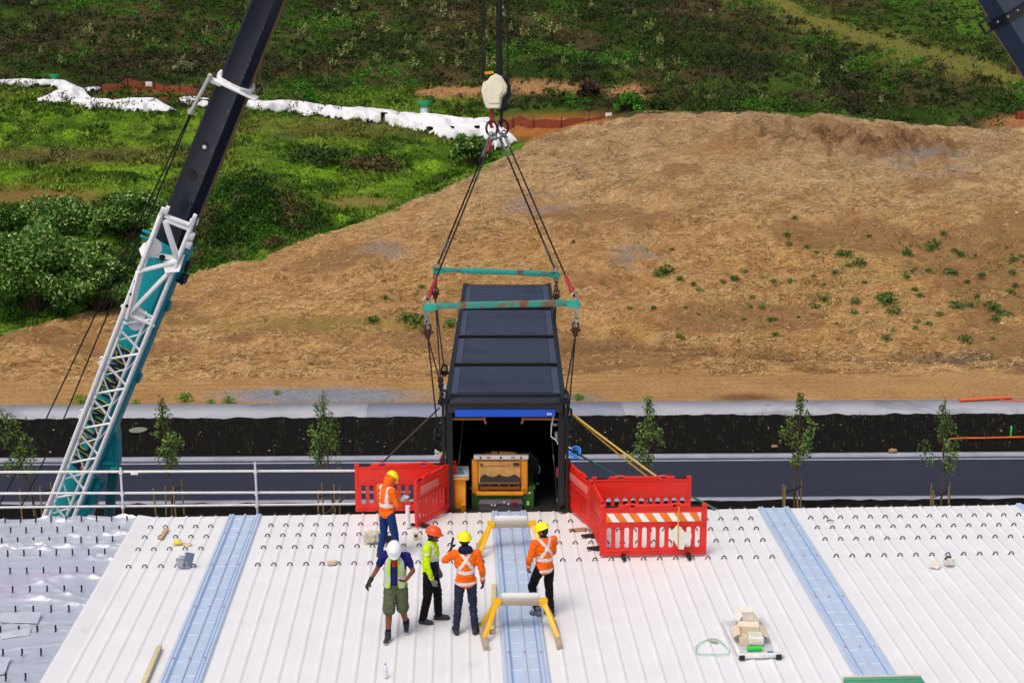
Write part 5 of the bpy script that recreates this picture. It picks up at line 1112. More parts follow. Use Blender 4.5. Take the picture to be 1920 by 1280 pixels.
b = MB(); b.box((tw-.15, .06, .045), (.09, .03, .02)); b.build('blue_sticker', M('blue_sticker', '2E62B0', rough=.5), o, local=True)
TM = ROOT[o]
def open_box(name, c, s, rz, m, lab, flap=.6):
    b = MB(); w_, d_, h_ = s; R = Matrix.Rotation(rz, 3, 'Z'); t = .012
    for (cx, cy, cz, sx_, sy_, sz_) in ((0, 0, t/2, w_, d_, t), (-w_/2, 0, h_/2, t, d_, h_), (w_/2, 0, h_/2, t, d_, h_), (0, -d_/2, h_/2, w_, t, h_), (0, d_/2, h_/2, w_, t, h_)): b.box(V3(c)+R @ V3((cx, cy, cz)), (sx_, sy_, sz_), R)
    for sgn in (-1, 1):
        RR_ = R @ Matrix.Rotation(sgn*flap, 3, 'Y'); b.box(V3(c)+R @ V3((sgn*(w_/2+.05), 0, h_-.0+.02)), (.13, d_*.95, .008), RR_)
    RR_ = R @ Matrix.Rotation(flap, 3, 'X'); b.box(V3(c)+R @ V3((0, d_/2+.05, h_+.02)), (w_*.95, .12, .008), RR_); b.v = [TM @ v for v in b.v]; return single(b, name, m, lab, 'box', smooth=0)
m_card = M('cardboard', 'D8C9B2', rough=.85, var=.12); m_cardw = M('white_card', 'E4DED4', rough=.8, var=.1)
open_box('cardboard_box', (tw*.55, tl_*.78, .04), (.26, .3, .2), .1, m_cardw, 'upright pale carton with open flaps at the far end of the mesh platform', .9)
open_box('cardboard_box', (tw*.42, tl_*.40, .04), (.36, .42, .14), -.12, m_card, 'wide brown carton in the middle of the mesh platform', .5)
b = MB(); b.box((tw*.52, tl_*.30, .13), (.24, .26, .12), -.1, ch=.01); b.box((tw*.50, tl_*.30, .195), (.16, .14, .01), -.1, mi=1); b.v = [TM @ v for v in b.v]; single(b, 'white_carton', [m_cardw, M('pale_green_print', 'C3D6C4', rough=.6)], 'closed white carton lying in the brown carton', 'box')
b = MB(); b.cyl((tw*.22, .13, .08), (tw*.58, .14, .08), .045, n=14); b.v = [TM @ v for v in b.v]; single(b, 'green_tube', M('bright_green_plastic', '2CC848', rough=.4), 'bright green tube at the near end of the mesh platform', 'tube')
b = MB(); b.box((tw*.36, tl_*.68, .07), (.1, .12, .06), .4, ch=.01); b.v = [TM @ v for v in b.v]; single(b, 'black_pouch', m_dark, 'small black pouch between the two cartons', 'pouch')
b = MB(); b.tube([atZ(x, y, .04) for x, y in ((1338, 1197), (1325, 1199), (1312, 1204), (1305, 1212), (1305, 1221), (1312, 1225), (1340, 1226), (1366, 1225), (1368, 1219), (1360, 1209), (1350, 1200), (1340, 1196))], .009, 6); single(b, 'cord_loop', M('pale_green_cord', '9CCDB6', rough=.6), 'thin pale green cord looped on the white roof', 'cord')
q = atZ(1338, 1199, .06); b = MB(); b.box(q, (.14, .07, .03), Matrix.Rotation(-.6, 3, 'Z'), ch=.006); single(b, 'wood_block', M('green_grey_wood', 'B4B39C', rough=.8), 'small wooden block at the top of the pale green cord', 'block')
# green slatted crate at the bottom edge
a = atZ(1581, 1267, .30); c = atZ(1727, 1266, .30); o = thing('slatted_crate', 'green slatted wooden crate cut off by the bottom of the picture, right of centre', 'crate', (a.x, a.y-.45, .045))
W_ = c.x-a.x; m_gsl = M('green_slat', '4E9A78', rough=.6, var=.2, scale=3, alt='3B7A5A', altw=.4, alts=6, stretch=(.3, 4, 4)); m_psl = M('pale_wood', 'D8CBB4', rough=.7, var=.12)
for k in range(5): b = MB(); b.box((W_/2, .38-.11*k, .235), (W_, .088, .025), ch=.006); b.build('slat', m_gsl, o, local=True)
b = MB(); b.box((W_/2, .45, .15), (W_+.02, .03, .22), ch=.005); b.build('end_board', m_psl, o, local=True)
for x in (.03, W_-.03): b = MB(); b.box((x, .15, .11), (.05, .56, .2), ch=.006); b.build('side_board', m_gsl, o, local=True)
q = atZ(723, 1268, .03); b = MB(); b.cyl(q, q+V3((0, 0, .17)), .032, n=12); b.cyl(q+V3((0, 0, .17)), q+V3((0, 0, .2)), .03, .013, n=12); b.cyl(q+V3((0, 0, .2)), q+V3((0, 0, .225)), .014, n=10, mi=1)
single(b, 'water_bottle', [M('clear_pale_plastic', 'DCE2EA', rough=.15), M('blue_cap', '4A86D0', rough=.4)], 'small clear plastic bottle standing on the white roof', 'bottle')
b = MB(); b.tube([atZ(x, y, .05) for x, y in ((1550, 976), (1556, 974), (1563, 976))], .012, 5); single(b, 'wire_scrap', m_dark, 'tiny dark wire scrap on the upper right of the roof', 'wire')
# ================================================================== VEGETATION
def Tn(px, py):
    """vectorised ray hits with the terrain"""
    px = np.asarray(px, float); py = np.asarray(py, float); rx = _F.x+CR.x*(px-960)/FPX-CU.x*(py-640)/FPX; ry = _F.y+CR.y*(px-960)/FPX-CU.y*(py-640)/FPX; rz = _F.z+CR.z*(px-960)/FPX-CU.z*(py-640)/FPX
    t = np.full(px.shape, 70.); done = np.zeros(px.shape, bool)
    while True:
        m = ~done
        if not m.any() or t[m].max() > 400: break
        hit = CAMZ+rz[m]*t[m] < H(rx[m]*t[m], ry[m]*t[m]); idx = np.where(m)[0]; done[idx[hit]] = True; t[idx[~hit]] += .5
    lo = t-.5; hi = t.copy()
    for _ in range(7):
        mid = (lo+hi)/2; h = CAMZ+rz*mid < H(rx*mid, ry*mid); hi = np.where(h, mid, hi); lo = np.where(h, lo, mid)
    return rx*hi, ry*hi, CAMZ+rz*hi
m_leaf = M('foliage', (0, 0, 0), rough=.75, var=.18, scale=1.5, attr='Col', spec=.25)
m_bark = M('bark', '5A4632', rough=.9, var=.3, scale=9)
def quads(C, U, V):
    """quads centred C with half axes U and V -> verts, faces"""
    n = len(C); v = np.stack([C-U-V, C+U-V*.2, C+V, C-U*.6+V*.4], 1).reshape(-1, 3); return v, np.arange(4*n).reshape(n, 4)
def rnd_dirs(n, rng, upb=0.):
    d = rng.normal(size=(n, 3)); d[:, 2] += upb; return d/np.linalg.norm(d, axis=1)[:, None]
def leafcloud(C, size, col, rng, upb=.4, jit=.25, asp=.55):
    """leaf quads at C; col (n,3) albedo"""
    n = len(C); a = rnd_dirs(n, rng, upb); r = rnd_dirs(n, rng); b = np.cross(a, r); b /= np.linalg.norm(b, axis=1)[:, None]+1e-9
    s = size*(.7+.6*rng.random(n))[:, None]; v, f = quads(C, b*s*asp, a*s); c = col*(1+jit*(rng.random(n)[:, None]*2-1)); return v, f, np.repeat(np.clip(c, .003, .8), 4, 0)
def blades(X, Y, Z, hgt, k, col, rng, lean=.5, wid=.16, spread=.25):
    """k triangular blades per clump"""
    n = len(X); N = n*k; bx = np.repeat(X, k)+rng.normal(0, spread, N); by = np.repeat(Y, k)+rng.normal(0, spread, N); bz = np.repeat(Z, k)-.06; h = np.repeat(hgt, k)*(.55+.8*rng.random(N))
    th = rng.random(N)*2*np.pi; w = wid*(.5+rng.random(N))*h; ln = lean*rng.random(N)*h
    p = np.stack([bx, by, bz], 1); s = np.stack([np.cos(th)*w, np.sin(th)*w, np.zeros(N)], 1); ph = rng.random(N)*2*np.pi; tip_ = p+np.stack([np.cos(ph)*ln, np.sin(ph)*ln, h], 1)
    v = np.stack([p-s, p+s, tip_], 1).reshape(-1, 3); c = np.repeat(col, k, 0)*(1+.3*(rng.random(N)[:, None]*2-1)); return v, np.arange(3*N).reshape(N, 3), np.repeat(np.clip(c, .003, .8), 3, 0)
def mix(a, b, t): t = np.asarray(t)[:, None]; return L3(a)*(1-t)+L3(b)*t
def scatter(n, y0, y1, rng, wid=.40):
    Y = y0+(y1-y0)*rng.random(n); X = (rng.random(n)*2-1)*wid*Y; return X, Y
def bare(X, Y, Z):
    px, py = nproj(X, Y, Z); g = np.maximum.reduce([gauss(px, py, 850, 172, 100, 14), gauss(px, py, 1000, 163, 130, 12), gauss(px, py, 1180, 172, 50, 14), gauss(px, py, 1050, 244, 130, 15), gauss(px, py, 1900, 232, 60, 14), gauss(px, py, 300, 172, 100, 10), gauss(px, py, 60, 370, 180, 18), gauss(px, py, 670, 378, 80, 11)])
    ty = np.interp(px, [1400, 1520, 1620, 1750, 1850, 2000, 2300], [-30, 40, 75, 104, 130, 190, 260]); tr = np.exp(-((py-ty)/22)**2)*(px > 1380)*(Y > 158); return np.maximum(g, tr), px, py
# ---- hillside scrub: one mass
rng = np.random.default_rng(21)
X, Y = scatter(19000, 142, 232, rng, .40); Z = H(X, Y); g, px, py = bare(X, Y, Z); low = sstep(149, 158, Y+22*sstep(2, 9, X)); brl = np.minimum(np.hypot(px-103, (py-158)*1.3), np.hypot(px-796, (py-212)*1.3)) < 34; k = ~brl & (g < .5+.35*rng.random(len(X))) & (rng.random(len(X)) < np.where(Y < 148, 0, .35)+.65*low) & (py > -140) & ~((px > 900) & (px < 1200) & (py > 205))
wf = fbm(X/5, Y/5, 3, 83); k &= (rng.random(len(X)) < .45+1.2*sstep(.38, .6, wf))
X, Y, Z, wf = X[k], Y[k], Z[k], wf[k]; n = len(X); rad = (.32+.75*rng.random(n)**2.2)*(1+.5*sstep(.5, .65, wf)); hgt = rad*(.9+.5*rng.random(n))
h1 = fbm(X/9, Y/7, 3, 85)+.18*(rng.random(n)-.5); h2 = fbm(X/4, Y/4, 2, 87)+.3*(rng.random(n)-.5)
col = mix('243410', '384F18', sstep(.35, .65, h2)); br = sstep(.52, .6, h1)[:, None]; col = col*(1-br)+mix('3A3420', '4A4228', sstep(.3, .7, h2))*br
bg = (sstep(.60, .66, fbm(X/6, Y/6, 3, 89))*(1-br[:, 0]*.6))[:, None]; col = col*(1-bg)+L3('467A1C')*bg; pk = (rng.random(n) < .03)[:, None]; col = np.where(pk, L3('5E4C40'), col)
K = 52; N = n*K; d = rnd_dirs(N, rng, .5); r = (.55+.5*rng.random(N))[:, None]; C = np.stack([np.repeat(X, K), np.repeat(Y, K), np.repeat(Z-.15, K)], 1)+d*r*np.stack([np.repeat(rad, K), np.repeat(rad, K), np.repeat(hgt, K)], 1)
v, f, c = leafcloud(C, .135, np.repeat(col, K, 0), rng, .9, .22)
tag(np_obj('hillside_scrub', v, f, m_leaf, c), 'dense low scrub of dark green and brown bushes covering the hillside', 'scrub', kind='stuff')
# ---- rough grass between the bushes
rng = np.random.default_rng(29); X, Y = scatter(34000, 150, 230, rng, .40); Z = H(X, Y); g, px, py = bare(X, Y, Z); k = (py > -120) & (py < 205) & ((g < .6) | (rng.random(len(X)) < .3)); X, Y, Z, px, g = X[k], Y[k], Z[k], px[k], g[k]; n = len(X)
t = fbm(X/5, Y/4, 3, 191)+.3*(rng.random(n)-.5); col = mix('2E3E12', '4C5824', sstep(.35, .65, t)); bw = (sstep(.52, .62, fbm(X/7, Y/5, 3, 49))*.7)[:, None]; col = col*(1-bw)+L3('4C4428')*bw; gw = np.clip(g, 0, 1)[:, None]; col = col*(1-gw)+L3('7A7234')*gw
v, f, c = blades(X, Y, Z, .16+.2*rng.random(n), 6, col, rng, 1.2, .24, .3); tag(np_obj('hillside_grass', v, f, m_leaf, c), 'rough olive grass between the bushes of the hillside', 'grass', kind='stuff')
# ---- bramble bank behind the crane; dark leaves also paint shade under left shrubs
rng = np.random.default_rng(33); pxs_ = rng.uniform(-30, 640, 5200); pys_ = rng.uniform(300, 610, 5200); k = inpoly(pxs_, pys_, [(400, 330), (470, 318), (520, 340), (560, 375), (612, 410), (560, 445), (470, 478), (400, 500), (350, 520), (300, 545), (200, 580), (-30, 612), (-30, 500), (200, 470), (330, 330)]); X, Y, Z = Tn(pxs_[k], pys_[k]); kk = Y > Yc(X)+.8; X, Y, Z = X[kk], Y[kk], Z[kk]; n = len(X)
rad = .35+.55*rng.random(n)**2; h2 = fbm(X/3, Y/3, 3, 187)+.25*(rng.random(n)-.5); col = mix('22400C', '3C6A16', sstep(.35, .65, h2)); bw = (sstep(.60, .68, fbm(X/2.5, Y/2.5, 3, 189))*.8)[:, None]; col = col*(1-bw)+L3('6A5A3C')*bw
K = 60; N = n*K; d = rnd_dirs(N, rng, .5); r = (.5+.5*rng.random(N))[:, None]; C = np.stack([np.repeat(X, K), np.repeat(Y, K), np.repeat(Z-.1, K)], 1)+d*r*np.stack([np.repeat(rad, K), np.repeat(rad, K), np.repeat(rad*.8, K)], 1)
v, f, c = leafcloud(C, .11, np.repeat(col, K, 0), rng, .9, .25); tag(np_obj('bramble_bank', v, f, m_leaf, c), 'dense dark green bramble covering the bank behind the crane boom, its dark growth painting shade under the left shrubs', 'bramble', kind='stuff')
# ---- meadow grass
X, Y = scatter(60000, 98, 158, rng, .36); X = -np.abs(X)*1.0+rng.random(len(X))*8; Z = H(X, Y); g, px, py = bare(X, Y, Z); k = (Y > Yc(X)+.6) & (px < 935) & (g < .45+.2*rng.random(len(X))) & (px > -200); X, Y, Z, px, py = X[k], Y[k], Z[k], px[k], py[k]; n = len(X)
t = fbm(X/3, Y/2.4, 3, 91)+.25*(rng.random(n)-.5); col = mix('3C5C14', '7C962E', sstep(.32, .66, t)); dk = np.maximum(gauss(px, py, 470, 430, 130, 90), gauss(px, py, 150, 530, 260, 90))[:, None]*.75; col = col*(1-dk)+L3('2C5010')*dk
dr = np.clip(np.maximum(gauss(px, py, 120, 292, 260, 14), gauss(px, py, 640, 240, 260, 18)), 0, 1)[:, None]*.75; col = col*(1-dr)+L3('77653F')*dr
v, f, c = blades(X, Y, Z, .14+.20*sstep(.4, .7, fbm(X/2.2, Y/1.8, 2, 93)), 7, col, rng, 1.3, .26, .26)
tag(np_obj('meadow_grass', v, f, m_leaf, c), 'rank tussocky green grass covering the field on the left', 'grass', kind='stuff')
# ---- straw mulch on the mound
X, Y = scatter(70000, 86, 142, rng, .42); Z = H(X, Y); px, py = nproj(X, Y, Z); wear = sstep(.53, .62, fbm(X/9, Y/6, 4, 51)); bareg = np.maximum.reduce([gauss(px, py, 1000, 385, 60, 22), gauss(px, py, 1190, 480, 40, 22), gauss(px, py, 720, 470, 40, 18), gauss(px, py, 1745, 300, 75, 22), np.exp(-((X-33)/9)**2-((Y-129)/3.5)**2), gauss(px, py, 1350, 285, 80, 26)*.8])
k = (Y < Yc(X)+.3) & (rng.random(len(X)) > .75*wear) & (rng.random(len(X)) > bareg*1.1) & (fbm(X/1.1, Y/.9, 3, 97) > .40+.16*rng.random(len(X))); X, Y, Z = X[k], Y[k], Z[k]; n = len(X); kk = 3; N = n*kk
bx = np.repeat(X, kk)+rng.normal(0, .16, N); by = np.repeat(Y, kk)+rng.normal(0, .16, N); bz = H(bx, by)+.02+.05*rng.random(N); th = rng.normal(0, 1.1, N); Ln = .08+.16*rng.random(N)
U = np.stack([np.cos(th)*Ln, np.sin(th)*Ln, (rng.random(N)-.4)*.16], 1); W = np.stack([-np.sin(th), np.cos(th), .4+0*th], 1)*.013; C = np.stack([bx, by, bz], 1)
v = np.stack([C-U-W, C+U-W, C+U+W, C-U+W], 1).reshape(-1, 3); f = np.arange(4*N).reshape(N, 4); tcol = fbm(bx/4, by/3, 3, 95)+.9*(rng.random(N)-.5); px, py = nproj(bx, by, bz); u_ = np.clip((470-py)/170, 0, 1)[:, None]; cs_ = sstep(.25, .75, tcol); c = np.repeat(mix('70502C', 'D0AE7A', cs_)*(1-u_)+mix('745C3C', 'CCB690', cs_)*u_, 4, 0)
tag(np_obj('straw_mulch', v, f, M('straw', (0, 0, 0), rough=.9, var=.1, attr='Col', spec=.1), c), 'dry tan straw strewn over the big earth mound', 'straw', kind='stuff')
rng = np.random.default_rng(57); pxs_ = rng.uniform(1120, 1960, 9000); pys_ = rng.uniform(420, 660, 9000); q = np.clip(gauss(pxs_, pys_, 1690, 545, 330, 95), 0, 1)*sstep(.48, .62, fbm(pxs_/55, pys_/22, 3, 201)); k = rng.random(9000) < q; X, Y, Z = Tn(pxs_[k], pys_[k]); n = len(X)
v, f, c = blades(X, Y, Z, .10+.14*rng.random(n), 4, mix('4E6424', '7C8446', rng.random(n)), rng, 1.0, .2, .14); tag(np_obj('sparse_grass', v, f, m_leaf, c), 'sparse fine green growth coming through the straw on the right of the mound', 'grass', kind='stuff')
# ---- rushes and chips in the planting bed
X = (rng.random(5200)*2-1)*32; Y = Y_KERB1+RS*X+.2+(Y_PATH0-Y_KERB1-.4)*rng.random(5200); gx = np.abs(((X/1.35) % 1)-.5) < .13; kp = gx | (rng.random(5200) < .18); X, Y = X[kp], Y[kp]; n = len(X); col = mix('3C3220', '40482A', rng.random(n))
v, f, c = blades(X, Y, np.full(n, GZ+.16), .16+.2*rng.random(n), 3, col, rng, .6, .05, .08); tag(np_obj('young_rushes', v, f, m_leaf, c), 'thin brown-green rush seedlings in the dark planting bed', 'seedlings', kind='stuff')
X = (rng.random(300)*2-1)*32; Y = Y_KERB1+RS*X+.1+(Y_PATH0-Y_KERB1-.2)*rng.random(300); n = 300; C = np.stack([X, Y, np.full(n, GZ+.2)], 1); v, f, c = leafcloud(C, .045, mix('5E4C34', '9A8E74', rng.random(n)**2), rng, .1, .4, 1.2); tag(np_obj('wood_chips', v, f, m_leaf, c), 'pale wood chips scattered over the dark planting bed', 'wood chips', kind='stuff')
# ---- single plants
def crown(name, blobs, nl, size, cols, rng, parent, upb=.4, shell=.55, tips=None):
    """leaves spread through a set of ellipsoid clumps (centre, radii), denser at their surface"""
    w_ = np.array([b[1][0]*b[1][1]*b[1][2] for b in blobs])**.66; cnt = np.maximum(6, (nl*w_/w_.sum()).astype(int)); Cs = []; Cl = []
    for b, m in zip(blobs, cnt):
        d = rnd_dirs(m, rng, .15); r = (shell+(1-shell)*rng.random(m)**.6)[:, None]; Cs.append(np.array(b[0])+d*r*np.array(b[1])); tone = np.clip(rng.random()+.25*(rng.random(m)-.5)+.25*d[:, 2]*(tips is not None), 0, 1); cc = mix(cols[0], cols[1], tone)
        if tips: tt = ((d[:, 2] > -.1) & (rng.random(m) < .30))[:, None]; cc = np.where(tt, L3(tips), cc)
        Cl.append(cc)
    v, f, c = leafcloud(np.concatenate(Cs), size, np.concatenate(Cl), rng, upb, .28); o = np_obj(name, v, f, m_leaf, c); o.parent = parent; ROOT[o] = ROOT[parent]; return o
def young_tree(px, top_px, wpx, lab, seed, ybase=972, dens=1.):
    b0 = atZ(px, ybase, GZ+.05); sc = proj(b0)[2]/FPX; rg = np.random.default_rng(seed); R = random.Random(seed); ht = (ybase-top_px[1])*sc/.974; lean = (top_px[0]-px)*sc
    o = thing('young_tree', lab, 'tree', b0, group='young staked trees along the road'); b = MB(); n = 7
    pt = [V3((lean*(t/n)**1.3+.05*math.sin(t*2+seed), .05*math.cos(t*3+seed), ht*t/n)) for t in range(n+1)]; b.tube(pt, [.05*(1-.9*t/n)+.006 for t in range(n+1)], 7); blobs = []
    at_ = lambda h: V3((lean*(h/ht)**1.3, 0, h)); w_ = wpx*sc/2
    for k in range(int(26*dens)):
        t = .40+.58*(k+.5)/(26*dens); h = ht*t; prof = math.sin(min(1, (1-t)/.5)*1.45)*(.55+.45*min(1, (t-.36)/.14)); a = R.random()*6.28; rr = w_*prof*R.uniform(.25, 1.0); c = at_(h)+V3((math.cos(a)*rr, math.sin(a)*rr, .1)); b.tube([at_(h*.86), at_(h*.93).lerp(c, .6)-V3((0, 0, .08)), c], [.016, .011, .004], 5); s = R.uniform(.18, .36)*(.6+.5*prof); blobs.append(((c.x, c.y, c.z), (s*.9, s*.9, s*1.35)))
    b.build('trunk', m_bark, o, local=True); crown('crown', blobs, int(950*dens), .07, ('4C6628', '748E44'), rg, o, .5, .2); return o
trees = [(70, (20, 768), 75, 'young leaning tree left of the teal crane boom', 41), (325, (314, 747), 62, 'young tree with a tuft at its tip, right of the teal crane boom', 42), (624, (611, 734), 66, 'young slender tree just left of the left red barrier', 43), (1214, (1210, 745), 72, 'young tree rising behind the right red barriers', 44), (1487, (1494, 738), 78, 'young tree in front of the road behind the right blue skylight', 45), (1765, (1757, 742), 76, 'young tree at the right beside the orange pipe, sparser than the rest', 46)]
for t in trees: young_tree(*t, dens=.8 if t[4] == 46 else 1.)
m_stk = M('stake_wood', '8C7442', rough=.85, var=.2, scale=8)
for (px, lab, offs) in ((75, 'stakes round the young leaning tree left of the crane', (-28, -15, 8, 20)), (325, 'stakes round the young tree right of the crane', (-28, -16, 8, 18)), (622, 'stakes round the slender tree left of the red barriers', (-24, -16, 8, 14)), (1487, 'stakes round the young tree behind the right blue skylight', (-20, -15, 6, 17)), (1765, 'stakes round the young tree beside the orange pipe', (-21, -16, 9, 18))):
    b0 = atZ(px, 972, GZ+.05); o = thing('stake_frame', lab, 'tree stakes', b0, group='stakes tied round the young trees'); sc = proj(b0)[2]/FPX; R = random.Random(px); tops = []
    for i, dx in enumerate(offs):
        x = dx*sc; y = (-.35, .35, -.3, .35)[i]; h = R.uniform(1.3, 1.62); b = MB(); t_ = V3((x+R.uniform(-.09, .05), y, h)); b.cyl((x, y, -.1), t_, .038, .034, n=8); b.build('stake', m_stk, o, local=True); tops.append(t_-V3((0, 0, .3)))
    for pr in ((0, 3), (1, 2)): b = MB(); b.tube([tops[pr[0]], V3((.0, 0, tops[0].z+.02)), tops[pr[1]]], .026, 5); b.build('tie', m_rub, o, local=True)
def shrub(px, py, wpx, hpx, lab, seed, cols, tips, size, nl, group=None, name='shrub', flat=.8):
    p = T(px, py); sc = proj(p)[2]/FPX; rg = np.random.default_rng(seed); R = random.Random(seed); w_ = wpx*sc/2; h = hpx*sc/.97; o = thing(name, lab, 'shrub', p-V3((0, 0, .1)), group=group); b = MB(); blobs = []; K = 20
    for k in range(K):
        a = k*2.4+R.uniform(-.3, .3); q = math.sqrt((k+.5)/K); c = V3((math.cos(a)*w_*q*.8, math.sin(a)*w_*flat*q*.8, h*(.30+.48*(1-q*q)+R.uniform(-.2, .1)))); s = R.uniform(.24, .38)*w_; blobs.append(((c.x, c.y, c.z), (s, s, s*.72)))
        if k % 2 == 0: b.tube([(0, 0, -.1), c*.45+V3((0, 0, .1)), c], [.09, .06, .02], 6)
    b.build('trunk', m_bark, o, local=True); crown('crown', blobs, nl, size, cols, rg, o, .45, .5, tips); return o
BS = ('345818', '568030')
for a in ((70, 590, 250, 190, 'big pale-tipped shrub at the left edge, nearest the straw', 1, 9000), (185, 585, 150, 150, 'pale-tipped shrub between the big left-edge shrub and the crane', 2, 5600), (110, 440, 190, 70, 'broad low shrub above the big left-edge shrub, below the bare terrace', 3, 5000), (255, 450, 150, 100, 'shrub with pale tips behind the crane ropes', 4, 5000), (305, 520, 90, 130, 'shrub partly hidden by the white jib head', 5, 3500), (262, 590, 90, 90, 'dark low shrub at the foot of the slope beside the jib', 6, 2600), (20, 440, 130, 60, 'dark low shrub at the left edge above the big shrub', 9, 2800)):
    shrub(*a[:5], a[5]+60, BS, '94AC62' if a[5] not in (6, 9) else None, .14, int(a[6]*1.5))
shrub(885, 312, 92, 70, 'round green shrub at the end of the white plastic sheet, behind the slings', 77, ('2A4A12', '4E7A26'), '8AA05A', .17, 3200)
for i, (px, py, w_, h, lab) in enumerate(((580, 196, 34, 30, 'bright green bush above the white sheet, right of the black boom'), (1180, 205, 62, 34, 'bright green bush right of the bare bank below the hillside'), (1104, 178, 44, 34, 'dark purple-brown bush on the bare bank'), (1235, 205, 40, 22, 'dark green bush beside the bright green bush on the bank'), (345, 135, 40, 24, 'pale bush left of the black boom above the orange fence'), (600, 305, 150, 26, 'low dark bramble in the meadow, right of the black boom'), (700, 318, 120, 24, 'low brown bramble in the meadow left of the straw mound'))):
    cs = {1: ('2F6A14', '4C8A1E'), 0: ('2F6A14', '4C8A1E'), 2: ('46362E', '5E4A40'), 4: ('5A6A40', 'A0A880'), 6: ('4A3E28', '5C5030')}.get(i, ('243A12', '3A5420')); shrub(px, py, w_, h, lab, 120+i, cs, None, .17, 1100, flat=.6)
# pale spiky plants on the hillside
protos = []
def pale_plant(seed):
    rg = np.random.default_rng(seed); R = random.Random(seed); C = []; K = 9
    for k in range(K):
        a = R.random()*6.28; r = R.uniform(0, .5); h = R.uniform(.5, 1.5)*(1-.5*r)
        for j in range(9): t = .35+.65*j/9; C.append((math.cos(a)*r*(.6+.4*t)+R.uniform(-.09, .09), math.sin(a)*r+R.uniform(-.09, .09), h*t))
    C = np.array(C); v, f, c = leafcloud(C, .12, mix('6E7A40', 'A4A868', rg.random(len(C))), rg, 1.2, .2, .5); return v, f, c
pv = [pale_plant(s) for s in range(5)]; RR = random.Random(5); pos_ = []
while len(pos_) < 84:
    u = RR.random(); px = RR.gauss(900, 260) if u < .6 else RR.uniform(-20, 1940); py = RR.uniform(2, 132) if u < .8 else RR.uniform(100, 200)
    if px < -20 or px > 1940: continue
    if 455-.4*py-30 < px < 560-.4*py+20 or (py > 138 and px < 1230) or (1350 < px and py < 120 and px < 1900): continue
    if any(abs(px-q[0]) < 13 and abs(py-q[1]) < 9 for q in pos_): continue
    pos_.append((px, py))
pxs, pys, pzs = Tn([p[0] for p in pos_], [p[1] for p in pos_]); base = [None]*5
for i in range(len(pos_)):
    k = i % 5
    if base[k] is None: v, f, c = pv[k]; o = np_obj('pale_plant', v, f, m_leaf, c); base[k] = o
    else: o = base[k].copy(); COL.objects.link(o)
    s = RR.uniform(.7, 1.45); o.location = (pxs[i], pys[i], pzs[i]+.15); o.scale = (s, s, s*RR.uniform(.85, 1.15)); o.rotation_euler = (0, 0, RR.random()*6.28); ROOT[o] = Matrix.Identity(4); tag(o, 'pale yellow-green spiky plant standing in the dark hillside scrub', 'plant', 'pale spiky plants on the hillside')
# weeds on the mound and by the path
def weed(seed, cols=('34561A', '62803A')):
    rg = np.random.default_rng(seed); n = 150; d = rnd_dirs(n, rg, .9); r = rg.random(n)[:, None]**.5; C = d*r*np.array([.5, .46, .4])+np.array([0, 0, .05]); return leafcloud(C, .075, mix(cols[0], cols[1], rg.random(n)), rg, .8, .3, .6)
wv = [weed(s) for s in range(4)]; base = [None]*4; wp = [(1248, 514, 1.5), (1233, 518, .8), (1590, 480, 1.0), (1611, 497, 1.2), (1576, 479, .9), (1750, 463, 1.3), (1745, 470, 1.0), (1769, 440, .7), (1665, 567, 1.5), (1676, 588, 1.1), (1651, 562, .9), (1545, 565, .8), (1604, 568, .9), (1530, 578, .7), (1795, 578, 1.1), (1820, 575, .7), (1860, 580, 1.3), (1875, 590, .9), (1865, 600, .8), (1700, 478, .9), (1790, 473, .7), (1840, 520, .8), (1780, 513, .9), (1700, 522, .7), (1900, 490, .8), (1475, 443, .7), (1480, 460, .6), (1490, 411, .6), (1300, 535, .6), (1355, 530, .6), (1312, 548, .7), (1275, 525, .7), (1225, 580, .6), (1180, 580, .5), (1450, 530, .6), (1565, 512, .6), (1075, 455, .5), (720, 530, .5), (722, 560, .6), (790, 540, .6), (1715, 545, .6), (1895, 550, .8), (1810, 640, 1.0), (1740, 610, .7), (1260, 470, .5), (1410, 560, .5), (780, 608, 1.6), (760, 600, 1.2), (700, 604, 1.0), (845, 612, 1.1)]
R_ = random.Random(8)
while len(wp) < 96:
    px, py = (R_.uniform(1180, 1915), R_.uniform(440, 640)) if R_.random() < .8 else (R_.uniform(650, 800), R_.uniform(500, 620))
    if R_.random() < .35+(px-1180)/1200 and py > 640-(px-800)*.25: wp.append((px, py, R_.uniform(.3, .75)))
wx, wy, wz = Tn([p[0] for p in wp], [p[1] for p in wp])
for i, (px, py, s) in enumerate(wp):
    k = i % 4
    if base[k] is None: v, f, c = wv[k]; o = np_obj('weed_tuft', v, f, m_leaf, c); base[k] = o
    else: o = base[k].copy(); COL.objects.link(o)
    o.location = (wx[i], wy[i], wz[i]); o.scale = (s*1.1, s*1.1, s); o.rotation_euler = (0, 0, i*1.7); ROOT[o] = Matrix.Identity(4); tag(o, 'small green weed tuft growing out of the straw on the mound', 'weed', 'green weeds on the straw mound')
for i, (px, py, s, lab) in enumerate(((347, 753, 1.0, 'big-leaved weed behind the footpath, right of the crane boom'), (430, 757, .8, 'leafy weed at the front of the gravel patch'), (395, 758, .55, 'small leafy weed between two larger ones behind the footpath'), (520, 740, .5, 'small weed growing in the middle of the gravel'), (150, 755, .9, 'pale green weeds behind the footpath, left of the crane boom'), (255, 757, .5, 'low weed behind the footpath under the crane ropes'), (1085, 750, .7, 'weed patch behind the footpath beside the container'), (1440, 764, .35, 'tiny weed on the footpath edge'))):
    p = T(px, py); v, f, c = weed(70+i, ('4A7A1E', '88A83C')); o = np_obj('path_weed', v, f, m_leaf, c); o.location = p; o.scale = (s*1.1, s, s*1.2); ROOT[o] = Matrix.Identity(4); tag(o, lab, 'weed')
